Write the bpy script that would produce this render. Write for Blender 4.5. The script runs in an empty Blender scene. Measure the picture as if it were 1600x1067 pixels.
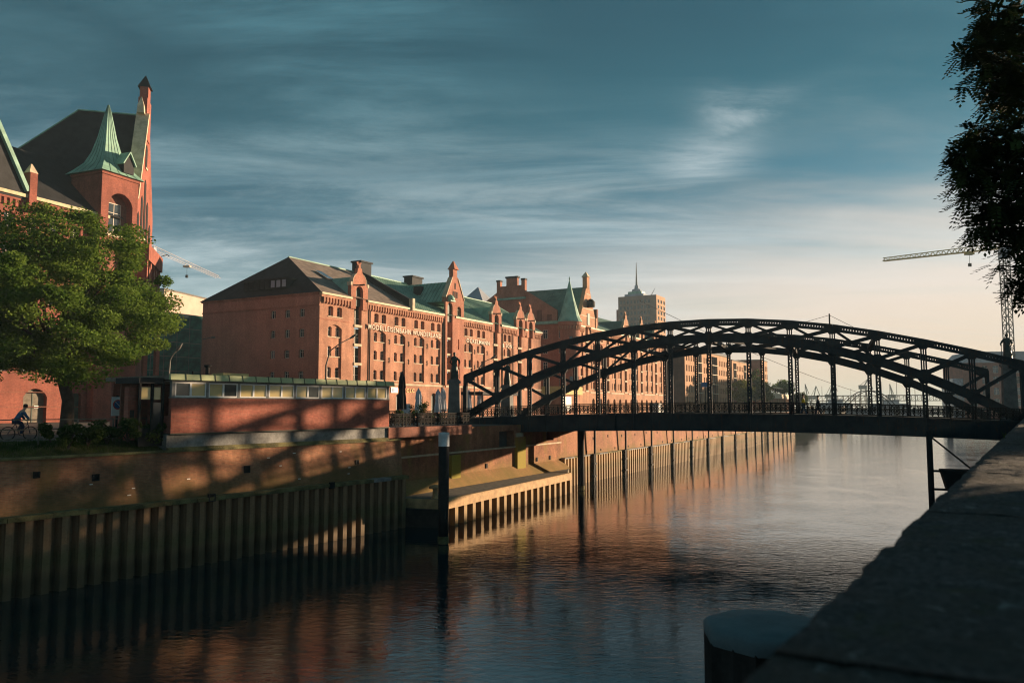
import bpy, bmesh, math, random
import numpy as np
from mathutils import Matrix, Vector
R = math.radians
random.seed(7); rng = np.random.default_rng(7)
sc = bpy.context.scene
COL = sc.collection

# ------------------------------------------------------------------ camera, sky, sun, exposure
EYE = 8.5
cam_d = bpy.data.cameras.new('camera'); cam = bpy.data.objects.new('camera', cam_d); COL.objects.link(cam)
cam.location = (0, 0, EYE); cam.rotation_euler = (R(90 + 4.64), 0, 0)
cam_d.sensor_width = 36; cam_d.lens = 28; cam_d.clip_start = 0.05; cam_d.clip_end = 9000
cam_d.dof.use_dof = True; cam_d.dof.focus_distance = 75; cam_d.dof.aperture_fstop = 2.4
sc.camera = cam
SUN_AZ, SUN_EL = 60.0, 5.6            # azimuth to the right of the view direction, elevation
sd = Vector((math.sin(R(SUN_AZ)) * math.cos(R(SUN_EL)), math.cos(R(SUN_AZ)) * math.cos(R(SUN_EL)), math.sin(R(SUN_EL))))
sun_d = bpy.data.lights.new('sun', 'SUN'); sun = bpy.data.objects.new('sun', sun_d); COL.objects.link(sun)
sun_d.energy = 4.8; sun_d.angle = R(0.6); sun_d.color = (1.0, 0.73, 0.48)
sun.rotation_euler = (-sd).to_track_quat('-Z', 'Y').to_euler()
sun.location = (60, 40, 60)
sc.view_settings.view_transform = 'Standard'; sc.view_settings.look = 'None'
sc.view_settings.gamma = 1; sc.view_settings.use_curve_mapping = False
sc.view_settings.exposure = 1.5
sc.cycles.max_bounces = 6; sc.cycles.diffuse_bounces = 3; sc.cycles.glossy_bounces = 4
sc.cycles.transparent_max_bounces = 8; sc.cycles.use_denoising = True
sc.cycles.caustics_reflective = False; sc.cycles.caustics_refractive = False
sc.cycles.sample_clamp_indirect = 8; sc.cycles.filter_width = 1.15

world = bpy.data.worlds.new('World'); sc.world = world; world.use_nodes = True
def build_sky():
    nt = world.node_tree; N = nt.nodes; L = nt.links; N.clear()
    def n(t, **k):
        o = N.new(t)
        for a, b in k.items(): setattr(o, a, b)
        return o
    def m(op, a, b=None, c=None, clamp=False):
        o = n('ShaderNodeMath', operation=op, use_clamp=clamp)
        for i, v in enumerate((a, b, c)):
            if v is None: continue
            if isinstance(v, (int, float)): o.inputs[i].default_value = v
            else: L.new(v, o.inputs[i])
        return o.outputs[0]
    def mixc(f, a, b, typ='MIX'):
        o = n('ShaderNodeMix', data_type='RGBA', blend_type=typ)
        for i, v in ((0, f), (6, a), (7, b)):
            if isinstance(v, (int, float)): o.inputs[i].default_value = v
            elif isinstance(v, tuple): o.inputs[i].default_value = (*v, 1)
            else: L.new(v, o.inputs[i])
        return o.outputs[2]
    def ramp(f, lo, hi):
        o = n('ShaderNodeMapRange', interpolation_type='SMOOTHSTEP')
        L.new(f, o.inputs[0]); o.inputs[1].default_value = lo; o.inputs[2].default_value = hi
        return o.outputs[0]
    out = n('ShaderNodeOutputWorld'); bg = n('ShaderNodeBackground'); L.new(bg.outputs[0], out.inputs[0])
    sky = n('ShaderNodeTexSky', sky_type='NISHITA', sun_disc=False)
    sky.sun_elevation = R(SUN_EL); sky.sun_rotation = R(SUN_AZ); sky.dust_density = 1.6; sky.air_density = 1.0; sky.ozone_density = 2.0
    tc = n('ShaderNodeTexCoord'); sep = n('ShaderNodeSeparateXYZ'); L.new(tc.outputs['Generated'], sep.inputs[0])
    x, y, z = sep.outputs
    zc = m('ADD', m('MAXIMUM', z, 0.0), 0.11)
    u = m('DIVIDE', x, zc); v = m('DIVIDE', y, zc)
    com = n('ShaderNodeCombineXYZ'); L.new(u, com.inputs[0]); L.new(v, com.inputs[1])
    def noise(rot, scl, scale, det, rough, dist, off=(0, 0, 0)):
        mp = n('ShaderNodeMapping'); L.new(com.outputs[0], mp.inputs[0])
        mp.inputs['Rotation'].default_value = (0, 0, R(rot)); mp.inputs['Scale'].default_value = scl; mp.inputs['Location'].default_value = off
        t = n('ShaderNodeTexNoise'); L.new(mp.outputs[0], t.inputs[0])
        t.inputs['Scale'].default_value = scale; t.inputs['Detail'].default_value = det
        t.inputs['Roughness'].default_value = rough; t.inputs['Distortion'].default_value = dist
        return t.outputs[0]
    big = noise(58, (0.40, 1.0, 1), 0.62, 5, 0.6, 0.5, (3.1, 1.2, 0))
    fine = noise(62, (0.45, 1.25, 1), 1.5, 12, 0.70, 0.5, (0.4, 7.7, 0))
    # how near the sun's side of the sky
    sx, sy = math.sin(R(SUN_AZ)), math.cos(R(SUN_AZ))
    hl = m('SQRT', m('ADD', m('MULTIPLY', x, x), m('MULTIPLY', y, y)))
    toward = m('DIVIDE', m('ADD', m('MULTIPLY', x, sx), m('MULTIPLY', y, sy)), m('MAXIMUM', hl, 0.01))
    tow = ramp(toward, -0.1, 0.98)
    # clear sky: the physical sky, thick dark veil of altostratus higher up
    base = mixc(1.0, sky.outputs[0], (0.34, 0.74, 0.92), 'MULTIPLY')
    veil_h = ramp(m('ADD', z, m('MULTIPLY', m('SUBTRACT', big, 0.5), 0.22)), 0.02, 0.36)
    veil_h = m('SUBTRACT', veil_h, m('MULTIPLY', tow, 0.10), clamp=True)
    veil_col = mixc(tow, (0.03, 0.46, 0.68), (0.12, 0.86, 1.14))
    veil_col = mixc(1.0, veil_col, mixc(ramp(z, 0.30, 0.50), (1.0, 1.0, 1.0), (0.42, 0.52, 0.56)), 'MULTIPLY')
    c = mixc(m('MULTIPLY', veil_h, 0.93), base, veil_col)
    # bright band of thin cloud near the horizon
    low = ramp(m('SUBTRACT', z, m('MULTIPLY', m('POWER', tow, 3.0), 0.13)), 0.27, 0.0)
    low = m('MULTIPLY', low, ramp(m('ADD', big, m('MULTIPLY', low, 0.25)), 0.38, 0.72))
    warm = mixc(tow, (2.1, 3.3, 3.7), (6.2, 5.0, 4.3))
    c = mixc(m('MULTIPLY', low, 0.85), c, warm)
    # cirrus streaks
    st = m('MULTIPLY', ramp(fine, 0.38, 0.70), ramp(big, 0.28, 0.60))
    stc = mixc(ramp(z, 0.05, 0.45), mixc(tow, (3.8, 4.7, 5.0), (6.2, 5.5, 5.0)), (0.45, 1.45, 1.85))
    c = mixc(m('MULTIPLY', st, 0.8), c, stc)
    # a second, thinner and higher layer of feathery streaks
    big2 = noise(78, (0.5, 0.9, 1), 0.8, 4, 0.55, 0.4, (8.3, 2.9, 0)); fine2 = noise(74, (0.30, 1.6, 1), 1.25, 13, 0.72, 0.8, (5.1, 3.3, 0))
    st2 = m('MULTIPLY', ramp(fine2, 0.40, 0.72), ramp(big2, 0.34, 0.62))
    stc2 = mixc(ramp(z, 0.10, 0.45), mixc(tow, (1.7, 3.0, 3.5), (4.4, 4.8, 4.9)), (0.5, 1.5, 1.9))
    c = mixc(m('MULTIPLY', st2, 0.7), c, stc2)
    # one bright curl of cirrus
    du = m('SUBTRACT', u, 0.585); dv = m('SUBTRACT', v, 2.33)
    wob = m('MULTIPLY', m('SUBTRACT', fine, 0.5), 0.35)
    r1 = m('ADD', m('MULTIPLY', m('ADD', m('ADD', du, m('MULTIPLY', dv, 0.10)), wob), 9.0), 0.0)
    g1 = m('POWER', 2.718, m('MULTIPLY', m('ADD', m('MULTIPLY', r1, r1), m('MULTIPLY', m('MULTIPLY', dv, dv), 22.0)), -1.0))
    r2 = m('MULTIPLY', m('ADD', m('SUBTRACT', dv, m('MULTIPLY', m('ABSOLUTE', du), -1.1)), m('ADD', 0.26, wob)), 9.0)
    g2 = m('POWER', 2.718, m('MULTIPLY', m('ADD', m('MULTIPLY', r2, r2), m('MULTIPLY', m('MULTIPLY', du, du), 110.0)), -1.0))
    curl = m('MULTIPLY', m('MAXIMUM', g1, g2), ramp(fine2, 0.38, 0.62))
    c = mixc(m('MULTIPLY', curl, 0.6), c, (3.6, 4.2, 4.4))
    hor = ramp(z, 0.17, -0.01)
    hcol = mixc(tow, (2.9, 3.5, 3.7), (5.5, 3.9, 2.6))
    c = mixc(m('MULTIPLY', hor, 0.92), c, hcol)
    L.new(c, bg.inputs[0]); bg.inputs[1].default_value = 0.059
build_sky()

# ------------------------------------------------------------------ helpers
f_px = 1600 * 28 / 36; PT = R(4.64)
def ray(px, py):
    a = (px - 800) / f_px; b = (533.5 - py) / f_px
    return Vector((a, math.cos(PT) - b * math.sin(PT), math.sin(PT) + b * math.cos(PT)))
def at(px, py, Y):                       # a point of the place seen at a pixel, Y metres ahead
    r = ray(px, py); return Vector((0, 0, EYE)) + r * (Y / r.y)
def atz(px, py, z):
    r = ray(px, py); return Vector((0, 0, EYE)) + r * ((z - EYE) / r.z)

def tag(o, label=None, cat=None, group=None, kind=None):
    if label: o['label'] = label
    if cat: o['category'] = cat
    if group: o['group'] = group
    if kind: o['kind'] = kind
    return o
def empty(name, loc=(0, 0, 0), rz=0.0, label=None, cat=None, group=None):
    o = bpy.data.objects.new(name, None); COL.objects.link(o); o.location = loc; o.rotation_euler = (0, 0, rz)
    o.empty_display_size = 0.3
    return tag(o, label, cat, group)
def link_copy(o, parent, M=None):
    c = o.copy(); COL.objects.link(c); c.parent = parent
    if M is not None: c.matrix_basis = M
    return c
def copy_tree(o, parent=None):
    c = o.copy(); COL.objects.link(c); c.parent = parent
    for ch in o.children: copy_tree(ch, c)
    return c
T = Matrix.Translation
def RZ(a): return Matrix.Rotation(a, 4, 'Z')

class MB:
    def __init__(s, M=None): s.v = []; s.f = []; s.M = M
    def add(s, vs, fs):
        b = len(s.v)
        if s.M is not None: vs = [tuple(s.M @ Vector(p)) for p in vs]
        s.v += [tuple(p) for p in vs]; s.f += [tuple(i + b for i in f) for f in fs]
        return s
    def box(s, x0, x1, y0, y1, z0, z1):
        return s.add([(x0,y0,z0),(x1,y0,z0),(x1,y1,z0),(x0,y1,z0),(x0,y0,z1),(x1,y0,z1),(x1,y1,z1),(x0,y1,z1)],
            [(0,3,2,1),(4,5,6,7),(0,1,5,4),(1,2,6,5),(2,3,7,6),(3,0,4,7)])
    def bar(s, p, q, w, h, up=(0,0,1)):
        p = Vector(p); q = Vector(q); d = (q - p).normalized(); up = Vector(up)
        a = d.cross(up)
        if a.length < 1e-4: a = d.cross(Vector((1,0,0)))
        a.normalize(); b = a.cross(d).normalized(); a = a * w / 2; b = b * h / 2
        return s.add([p-a-b, p+a-b, p+a+b, p-a+b, q-a-b, q+a-b, q+a+b, q-a+b],
            [(0,1,2,3),(4,7,6,5),(0,4,5,1),(1,5,6,2),(2,6,7,3),(3,7,4,0)])
    def prism(s, poly, y0, y1):           # polygon in x,z pushed along y (counter-clockwise seen from -y)
        n = len(poly)
        vs = [(x, y0, z) for x, z in poly] + [(x, y1, z) for x, z in poly]
        fs = [tuple(range(n)), tuple(range(2*n-1, n-1, -1))]
        fs += [(i, i+n, (i+1) % n + n, (i+1) % n) for i in range(n)]
        return s.add(vs, fs)
    def slab(s, poly, z0, z1):            # polygon in x,y pushed along z
        n = len(poly)
        vs = [(x, y, z0) for x, y in poly] + [(x, y, z1) for x, y in poly]
        fs = [tuple(range(n-1, -1, -1)), tuple(range(n, 2*n))]
        fs += [(i, (i+1) % n, (i+1) % n + n, i+n) for i in range(n)]
        return s.add(vs, fs)
    def tube(s, pts, rad, n=6, cap=True):
        pts = [Vector(p) for p in pts]
        if not isinstance(rad, (list, tuple)): rad = [rad] * len(pts)
        vs = []; fs = []; ref = Vector((0.31, 0.17, 0.93))
        for i, p in enumerate(pts):
            d = (pts[min(i+1, len(pts)-1)] - pts[max(i-1, 0)]).normalized()
            a = d.cross(ref)
            if a.length < 0.05: a = d.cross(Vector((1, 0, 0)))
            a.normalize(); b = d.cross(a)
            for k in range(n):
                t = 2 * math.pi * k / n; vs.append(p + (a * math.cos(t) + b * math.sin(t)) * rad[i])
        for i in range(len(pts) - 1):
            for k in range(n):
                k2 = (k + 1) % n; fs.append((i*n+k, i*n+k2, (i+1)*n+k2, (i+1)*n+k))
        if cap: fs.append(tuple(range(n-1, -1, -1))); fs.append(tuple((len(pts)-1)*n + k for k in range(n)))
        return s.add(vs, fs)
    def lathe(s, prof, n=12, c=(0, 0), sx=1.0, sy=1.0, ph=0.0):
        vs = []; fs = []
        for r, z in prof:
            for k in range(n):
                t = 2*math.pi*k/n + ph; vs.append((c[0] + r*math.cos(t)*sx, c[1] + r*math.sin(t)*sy, z))
        for i in range(len(prof)-1):
            for k in range(n):
                k2 = (k+1) % n; fs.append((i*n+k, i*n+k2, (i+1)*n+k2, (i+1)*n+k))
        fs.append(tuple(range(n-1, -1, -1))); fs.append(tuple((len(prof)-1)*n + k for k in range(n)))
        return s.add(vs, fs)
    def grid_wall(s, x0, x1, z0, z1, ops, y=0.0, depth=0.3):
        """wall face at y (facing -y) with openings (a, b, c, d, rise); reveals go back by depth, heads are segmental arches"""
        xs = sorted({x0, x1, *[min(max(o[i], x0), x1) for o in ops for i in (0, 1)]})
        zs = sorted({z0, z1, *[min(max(o[i], z0), z1) for o in ops for i in (2, 3)]})
        for j in range(len(zs) - 1):
            zm = (zs[j] + zs[j+1]) / 2; run = None
            for i in range(len(xs)):
                solid = False
                if i < len(xs) - 1:
                    xm = (xs[i] + xs[i+1]) / 2
                    solid = not any(o[0] < xm < o[1] and o[2] < zm < o[3] for o in ops)
                if solid and run is None: run = xs[i]
                if not solid and run is not None:
                    s.add([(run,y,zs[j]),(xs[i],y,zs[j]),(xs[i],y,zs[j+1]),(run,y,zs[j+1])], [(0,1,2,3)]); run = None
        for o in ops:
            a, b, c, d, r = o; Y = y + depth; sp = d - r
            s.add([(a,y,c),(a,Y,c),(a,Y,sp),(a,y,sp)], [(0,1,2,3)])
            s.add([(b,y,c),(b,y,sp),(b,Y,sp),(b,Y,c)], [(0,1,2,3)])
            s.add([(a,y,c),(b,y,c),(b,Y,c),(a,Y,c)], [(0,1,2,3)])
            if r <= 0: s.add([(a,y,d),(a,Y,d),(b,Y,d),(b,y,d)], [(0,1,2,3)]); continue
            h = (b - a) / 2; rad = (h*h + r*r) / (2*r); cz = d - rad; cx = (a+b)/2; n = 8
            an = math.asin(min(1, h / rad)) if r <= h else math.pi - math.asin(min(1, h / rad))
            pts = [(cx + rad*math.sin(-an + 2*an*k/n), cz + rad*math.cos(-an + 2*an*k/n)) for k in range(n+1)]
            for k in range(n):
                (p0, q0), (p1, q1) = pts[k], pts[k+1]
                s.add([(p0,y,q0),(p1,y,q1),(p1,Y,q1),(p0,Y,q0)], [(3,2,1,0)])
                s.add([(p0,y,q0),(p1,y,q1),(p1,y,d),(p0,y,d)], [(0,1,2,3)])
        return s
    def mesh(s, name, mat, smooth=False):
        me = bpy.data.meshes.new(name); me.from_pydata(s.v, [], s.f); me.update()
        if mat is not None: me.materials.append(mat)
        if smooth:
            for p in me.polygons: p.use_smooth = True
        return me
    def build(s, name, mat, parent=None, M=None, smooth=False):
        o = bpy.data.objects.new(name, s.mesh(name, mat, smooth)); COL.objects.link(o)
        if parent is not None: o.parent = parent
        if M is not None: o.matrix_basis = M
        return o

# ------------------------------------------------------------------ materials
class NT:
    def __init__(s, name):
        s.m = bpy.data.materials.new(name); s.m.use_nodes = True; t = s.m.node_tree; s.N = t.nodes; s.L = t.links
        s.N.clear(); s.out = s.N.new('ShaderNodeOutputMaterial'); s.b = s.N.new('ShaderNodeBsdfPrincipled'); s.L.new(s.b.outputs[0], s.out.inputs[0])
        s.tc = s.N.new('ShaderNodeTexCoord')
    def val(s, sock, v):
        if isinstance(v, (int, float)): sock.default_value = v
        elif isinstance(v, tuple): sock.default_value = (*v, 1) if len(v) == 3 and sock.type == 'RGBA' else v
        else: s.L.new(v, sock)
    def noise(s, scale, det=4, rough=0.55, vec=None, dist=0.0, scl=None):
        t = s.N.new('ShaderNodeTexNoise'); v = vec or s.tc.outputs['Object']
        if scl:
            mp = s.N.new('ShaderNodeMapping'); s.L.new(v, mp.inputs[0]); mp.inputs['Scale'].default_value = scl; v = mp.outputs[0]
        s.L.new(v, t.inputs[0]); t.inputs['Scale'].default_value = scale; t.inputs['Detail'].default_value = det
        t.inputs['Roughness'].default_value = rough; t.inputs['Distortion'].default_value = dist
        return t.outputs[0]
    def ramp(s, f, lo, hi, a=0.0, b=1.0):
        o = s.N.new('ShaderNodeMapRange'); o.interpolation_type = 'SMOOTHSTEP'; s.L.new(f, o.inputs[0])
        for i, v in ((1, lo), (2, hi), (3, a), (4, b)): o.inputs[i].default_value = v
        return o.outputs[0]
    def math(s, op, a, b):
        o = s.N.new('ShaderNodeMath'); o.operation = op; s.val(o.inputs[0], a); s.val(o.inputs[1], b); return o.outputs[0]
    def mix(s, f, a, b, typ='MIX'):
        o = s.N.new('ShaderNodeMix'); o.data_type = 'RGBA'; o.blend_type = typ
        s.val(o.inputs[0], f); s.val(o.inputs[6], a); s.val(o.inputs[7], b); return o.outputs[2]
    def bump(s, h, strength, dist=0.02):
        o = s.N.new('ShaderNodeBump'); o.inputs['Strength'].default_value = strength; o.inputs['Distance'].default_value = dist
        s.L.new(h, o.inputs['Height']); s.L.new(o.outputs[0], s.b.inputs['Normal'])
    def fin(s, col, rough=0.8, metal=0.0, spec=0.3):
        s.val(s.b.inputs['Base Color'], col); s.val(s.b.inputs['Roughness'], rough); s.b.inputs['Metallic'].default_value = metal
        s.b.inputs['Specular IOR Level'].default_value = spec; return s.m
    def xz(s):                            # walls: run along the wall, height
        sp = s.N.new('ShaderNodeSeparateXYZ'); s.L.new(s.tc.outputs['Object'], sp.inputs[0])
        c = s.N.new('ShaderNodeCombineXYZ'); s.L.new(s.math('ADD', sp.outputs[0], sp.outputs[1]), c.inputs[0]); s.L.new(sp.outputs[2], c.inputs[1])
        s.z = sp.outputs[2]
        return c.outputs[0]

def plain(name, col, rough=0.7, var=0.25, scale=2.0, metal=0.0, bump=0.15, spec=0.3):
    t = NT(name); n = t.noise(scale, 5); n2 = t.noise(scale * 9, 3)
    k = t.math('ADD', t.ramp(n, 0.3, 0.7, 1 - var, 1 + var * 0.6), t.ramp(n2, 0.3, 0.7, -var * 0.3, var * 0.3))
    c = t.mix(1.0, col, k, 'MULTIPLY')
    if bump: t.bump(n2, bump)
    return t.fin(c, rough, metal, spec)
def brick(name, a, b, mortar, stain=0.35, moss=None, bw=0.25, bh=0.075, streak=True):
    t = NT(name); v = t.xz(); br = t.N.new('ShaderNodeTexBrick'); t.L.new(v, br.inputs[0])
    for k, x in (('Color1', a), ('Color2', b), ('Mortar', mortar)): br.inputs[k].default_value = (*x, 1)
    br.inputs['Scale'].default_value = 1.0; br.inputs['Mortar Size'].default_value = 0.009
    br.inputs['Brick Width'].default_value = bw; br.inputs['Row Height'].default_value = bh; br.inputs['Bias'].default_value = -0.1
    n = t.noise(0.35, 6, 0.6); n2 = t.noise(1.0, 4, 0.6, scl=(1.2, 1.2, 0.12)); n3 = t.noise(5.0, 3)
    k = t.math('MULTIPLY', t.ramp(n, 0.28, 0.72, 1 - stain, 1 + stain * 0.45), t.ramp(n2, 0.3, 0.7, 1 - stain * 0.5, 1 + stain * 0.25))
    k = t.math('MULTIPLY', k, t.ramp(n3, 0.3, 0.7, 0.86, 1.12))
    c = t.mix(1.0, br.outputs[0], k, 'MULTIPLY')
    if moss:
        mcol, zlo, zhi, amt = moss
        g = t.math('MULTIPLY', t.ramp(t.math('ADD', t.z, t.math('MULTIPLY', t.math('SUBTRACT', n, 0.5), 2.2)), zhi, zlo), amt)
        g2 = t.math('MULTIPLY', t.ramp(t.noise(0.55, 5, 0.6, scl=(1, 1, 0.45)), 0.5, 0.68), amt * 0.8)
        c = t.mix(t.math('MAXIMUM', g, g2), c, t.mix(n3, mcol, (mcol[0]*0.55, mcol[1]*0.6, mcol[2]*0.5)))
    t.bump(br.outputs[1], -0.35, 0.012)
    return t.fin(c, 0.88, 0, 0.2)
def copper(name, col=(0.25, 0.43, 0.33), dark=(0.12, 0.23, 0.17)):
    t = NT(name); v = t.xz(); n = t.noise(0.6, 6, 0.65); n2 = t.noise(1.6, 4, scl=(2.5, 2.5, 0.3))
    c = t.mix(t.ramp(n, 0.35, 0.75), col, dark); c = t.mix(t.ramp(n2, 0.5, 0.8, 0, 0.5), c, (0.28, 0.36, 0.24))
    return t.fin(c, 0.62, 0, 0.35)
def leafmat(name, col, col2, trans=0.35):
    t = NT(name); oi = t.N.new('ShaderNodeObjectInfo'); n = t.noise(0.45, 3); n2 = t.noise(6.0, 2)
    c = t.mix(t.ramp(t.math('ADD', t.math('MULTIPLY', n, 0.6), t.math('MULTIPLY', n2, 0.4)), 0.36, 0.64), col, col2)
    t.fin(c, 0.75, 0, 0.06)
    tr = t.N.new('ShaderNodeBsdfTranslucent'); t.L.new(c, tr.inputs[0]); mx = t.N.new('ShaderNodeMixShader'); mx.inputs[0].default_value = trans
    t.L.new(t.b.outputs[0], mx.inputs[1]); t.L.new(tr.outputs[0], mx.inputs[2]); t.L.new(mx.outputs[0], t.out.inputs[0])
    return t.m
def glass(name, col=(0.02, 0.028, 0.032), rough=0.06):
    t = NT(name); n = t.noise(0.8, 2)
    t.bump(n, 0.05, 0.05)
    return t.fin(t.mix(t.ramp(n, 0.35, 0.65), col, tuple(min(1, q * 1.9) for q in col)), rough, 0, 0.6)

M = {}
M['brickA'] = brick('brick_orange', (0.50, 0.225, 0.135), (0.42, 0.175, 0.105), (0.42, 0.27, 0.19), 0.36)
M['brickA2'] = brick('brick_gable_red', (0.45, 0.17, 0.105), (0.36, 0.13, 0.08), (0.34, 0.19, 0.13), 0.25)
M['brickB'] = brick('brick_sand', (0.50, 0.24, 0.135), (0.42, 0.185, 0.105), (0.42, 0.28, 0.18), 0.25)
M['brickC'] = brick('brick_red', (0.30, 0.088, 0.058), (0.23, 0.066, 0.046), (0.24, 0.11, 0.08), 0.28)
M['brickP'] = brick('brick_pavilion', (0.42, 0.13, 0.085), (0.30, 0.085, 0.06), (0.28, 0.14, 0.10), 0.3, bw=0.22, bh=0.07)
M['brickQ'] = brick('brick_quay', (0.42, 0.18, 0.095), (0.29, 0.12, 0.07), (0.32, 0.20, 0.12), 0.45, ((0.15, 0.125, 0.03), 3.3, 5.2, 0.55))
M['brickQ2'] = brick('brick_quay_far', (0.42, 0.18, 0.10), (0.33, 0.13, 0.075), (0.34, 0.2, 0.12), 0.25, ((0.22, 0.17, 0.045), 2.6, 4.0, 0.65))
M['brickAb'] = brick('brick_abutment', (0.38, 0.155, 0.08), (0.27, 0.10, 0.055), (0.30, 0.17, 0.10), 0.4, ((0.27, 0.21, 0.05), 2.2, 4.0, 0.6))
M['brickD'] = brick('brick_modern', (0.50, 0.27, 0.14), (0.43, 0.21, 0.11), (0.42, 0.27, 0.17), 0.2)
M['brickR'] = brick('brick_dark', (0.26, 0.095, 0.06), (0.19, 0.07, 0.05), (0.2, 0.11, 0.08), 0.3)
M['concrete'] = plain('concrete', (0.24, 0.235, 0.22), 0.9, 0.4, 0.9)
M['mossy'] = plain('mossy_concrete', (0.16, 0.14, 0.06), 0.95, 0.5, 1.4)
M['stone'] = plain('sandstone', (0.52, 0.42, 0.29), 0.8, 0.25, 1.5)
def painted_steel():
    t = NT('bridge_steel'); n = t.noise(0.8, 6, 0.65); n2 = t.noise(9, 4, 0.6); n3 = t.noise(2.5, 5, 0.6, scl=(1.5, 1.5, 0.3))
    c = t.mix(t.ramp(n, 0.35, 0.65), (0.026, 0.033, 0.037), (0.045, 0.052, 0.054)); c = t.mix(t.ramp(t.math('ADD', t.math('MULTIPLY', n3, 0.6), t.math('MULTIPLY', n2, 0.4)), 0.52, 0.66, 0, 0.8), c, (0.085, 0.045, 0.026))
    t.bump(n2, 0.25, 0.01); return t.fin(c, 0.75, 0, 0.08)
M['steel'] = painted_steel()
M['rail'] = plain('railing_iron', (0.022, 0.02, 0.018), 0.8, 0.3, 3, 0, 0.1, 0.08)
M['bronze'] = plain('statue_bronze', (0.045, 0.055, 0.045), 0.5, 0.4, 3, 0.3)
M['pedestal'] = plain('pedestal_stone', (0.13, 0.13, 0.12), 0.8, 0.35, 1.5)
def rust(name, a, b, wet):
    t = NT(name); v = t.xz(); n = t.noise(0.9, 6, 0.6, scl=(3, 3, 0.35)); n2 = t.noise(7, 4)
    c = t.mix(t.ramp(n, 0.35, 0.7), a, b); c = t.mix(t.ramp(n2, 0.45, 0.75, 0, 0.5), c, (a[0]*0.5, a[1]*0.45, a[2]*0.4))
    tide = t.ramp(t.math('ADD', t.z, t.math('MULTIPLY', t.math('SUBTRACT', n2, 0.5), 0.5)), 1.5, 0.5)
    c = t.mix(t.math('MULTIPLY', tide, wet), c, (0.075, 0.06, 0.03))
    alg = t.math('MULTIPLY', t.ramp(t.math('ADD', t.z, t.math('MULTIPLY', t.math('SUBTRACT', n, 0.5), 0.9)), 0.9, 1.5), t.ramp(t.math('ADD', t.z, t.math('MULTIPLY', t.math('SUBTRACT', n, 0.5), 0.9)), 2.3, 1.6)); c = t.mix(t.math('MULTIPLY', alg, 0.45), c, (0.11, 0.12, 0.04))
    st = t.noise(1.0, 5, 0.6, scl=(7, 7, 0.25)); c = t.mix(t.ramp(st, 0.52, 0.7, 0, 0.6), c, (0.11, 0.05, 0.022)); t.bump(n2, 0.4, 0.03)
    return t.fin(c, 0.75, 0, 0.3)
M['rustN'] = rust('rusty_sheet_piles', (0.36, 0.22, 0.12), (0.26, 0.155, 0.08), 0.7)
M['rustF'] = rust('rusty_sheet_piles_ochre', (0.42, 0.27, 0.11), (0.32, 0.20, 0.085), 0.35)
M['wood'] = plain('weathered_timber', (0.46, 0.29, 0.14), 0.8, 0.3, 1.5)
M['planks'] = plain('grey_planks', (0.17, 0.145, 0.11), 0.9, 0.3, 2)
M['pile'] = plain('dark_pile_steel', (0.028, 0.026, 0.024), 0.75, 0.4, 2, 0, 0.1, 0.12)
M['pilecap'] = plain('white_pile_band', (0.62, 0.66, 0.68), 0.6, 0.25, 2)
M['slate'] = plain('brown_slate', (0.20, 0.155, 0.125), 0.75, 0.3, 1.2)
M['slateD'] = plain('dark_and_shaded_slate', (0.022, 0.022, 0.023), 0.8, 0.35, 1.0)
M['copper'] = copper('copper_patina')
M['copperD'] = copper('copper_patina_dark', (0.11, 0.20, 0.155), (0.06, 0.11, 0.085))
M['copperP'] = copper('copper_pale', (0.42, 0.47, 0.25), (0.34, 0.36, 0.17))
M['seam'] = plain('dark_seam', (0.07, 0.07, 0.05), 0.7)
M['gutter'] = plain('pale_gutter', (0.46, 0.40, 0.23), 0.6, 0.2)
M['frame'] = plain('pale_window_frame', (0.60, 0.53, 0.44), 0.6, 0.15)
M['white'] = plain('white_paint', (0.74, 0.72, 0.68), 0.5, 0.1, 2, 0, 0.05)
M['glass'] = glass('window_glass')
M['glassP'] = glass('pavilion_glass', (0.03, 0.035, 0.035), 0.08)
M['blind'] = plain('yellow_blind', (0.62, 0.47, 0.20), 0.85, 0.15)
M['door'] = plain('green_loading_door', (0.045, 0.065, 0.045), 0.6, 0.3)
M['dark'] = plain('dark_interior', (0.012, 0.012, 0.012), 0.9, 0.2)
M['letters'] = plain('cream_lettering', (0.72, 0.63, 0.50), 0.7, 0.08)
M['lettersY'] = plain('yellow_lettering', (0.80, 0.55, 0.16), 0.6, 0.08)
M['asphalt'] = plain('street_paving', (0.12, 0.105, 0.09), 0.9, 0.3, 0.6)
M['grass'] = plain('mossy_grass', (0.085, 0.075, 0.022), 0.95, 0.5, 1.6, 0, 0.6)
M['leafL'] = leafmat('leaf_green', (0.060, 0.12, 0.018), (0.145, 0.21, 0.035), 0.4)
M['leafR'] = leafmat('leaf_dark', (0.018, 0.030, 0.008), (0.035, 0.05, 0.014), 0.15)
M['leafB'] = leafmat('leaf_bush', (0.03, 0.06, 0.012), (0.075, 0.10, 0.025))
M['leafY'] = leafmat('leaf_yellow', (0.10, 0.13, 0.02), (0.22, 0.20, 0.03))
M['bark'] = plain('bark', (0.07, 0.05, 0.035), 0.95, 0.4, 3, 0, 0.5)
M['granite'] = None
M['skin'] = plain('skin', (0.45, 0.27, 0.19), 0.6, 0.1)
M['hair'] = plain('dark_hair', (0.02, 0.015, 0.01), 0.7, 0.2)
M['yellow'] = plain('yellow_cloth', (0.80, 0.56, 0.04), 0.8, 0.15)
M['bluecloth'] = plain('blue_cloth', (0.05, 0.11, 0.19), 0.85, 0.2)
M['navy'] = plain('navy_cloth', (0.02, 0.03, 0.06), 0.85, 0.2)
M['grey'] = plain('grey_cloth', (0.16, 0.16, 0.17), 0.85, 0.2)
M['parasolD'] = plain('dark_parasol_cloth', (0.035, 0.035, 0.035), 0.9, 0.3)
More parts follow.
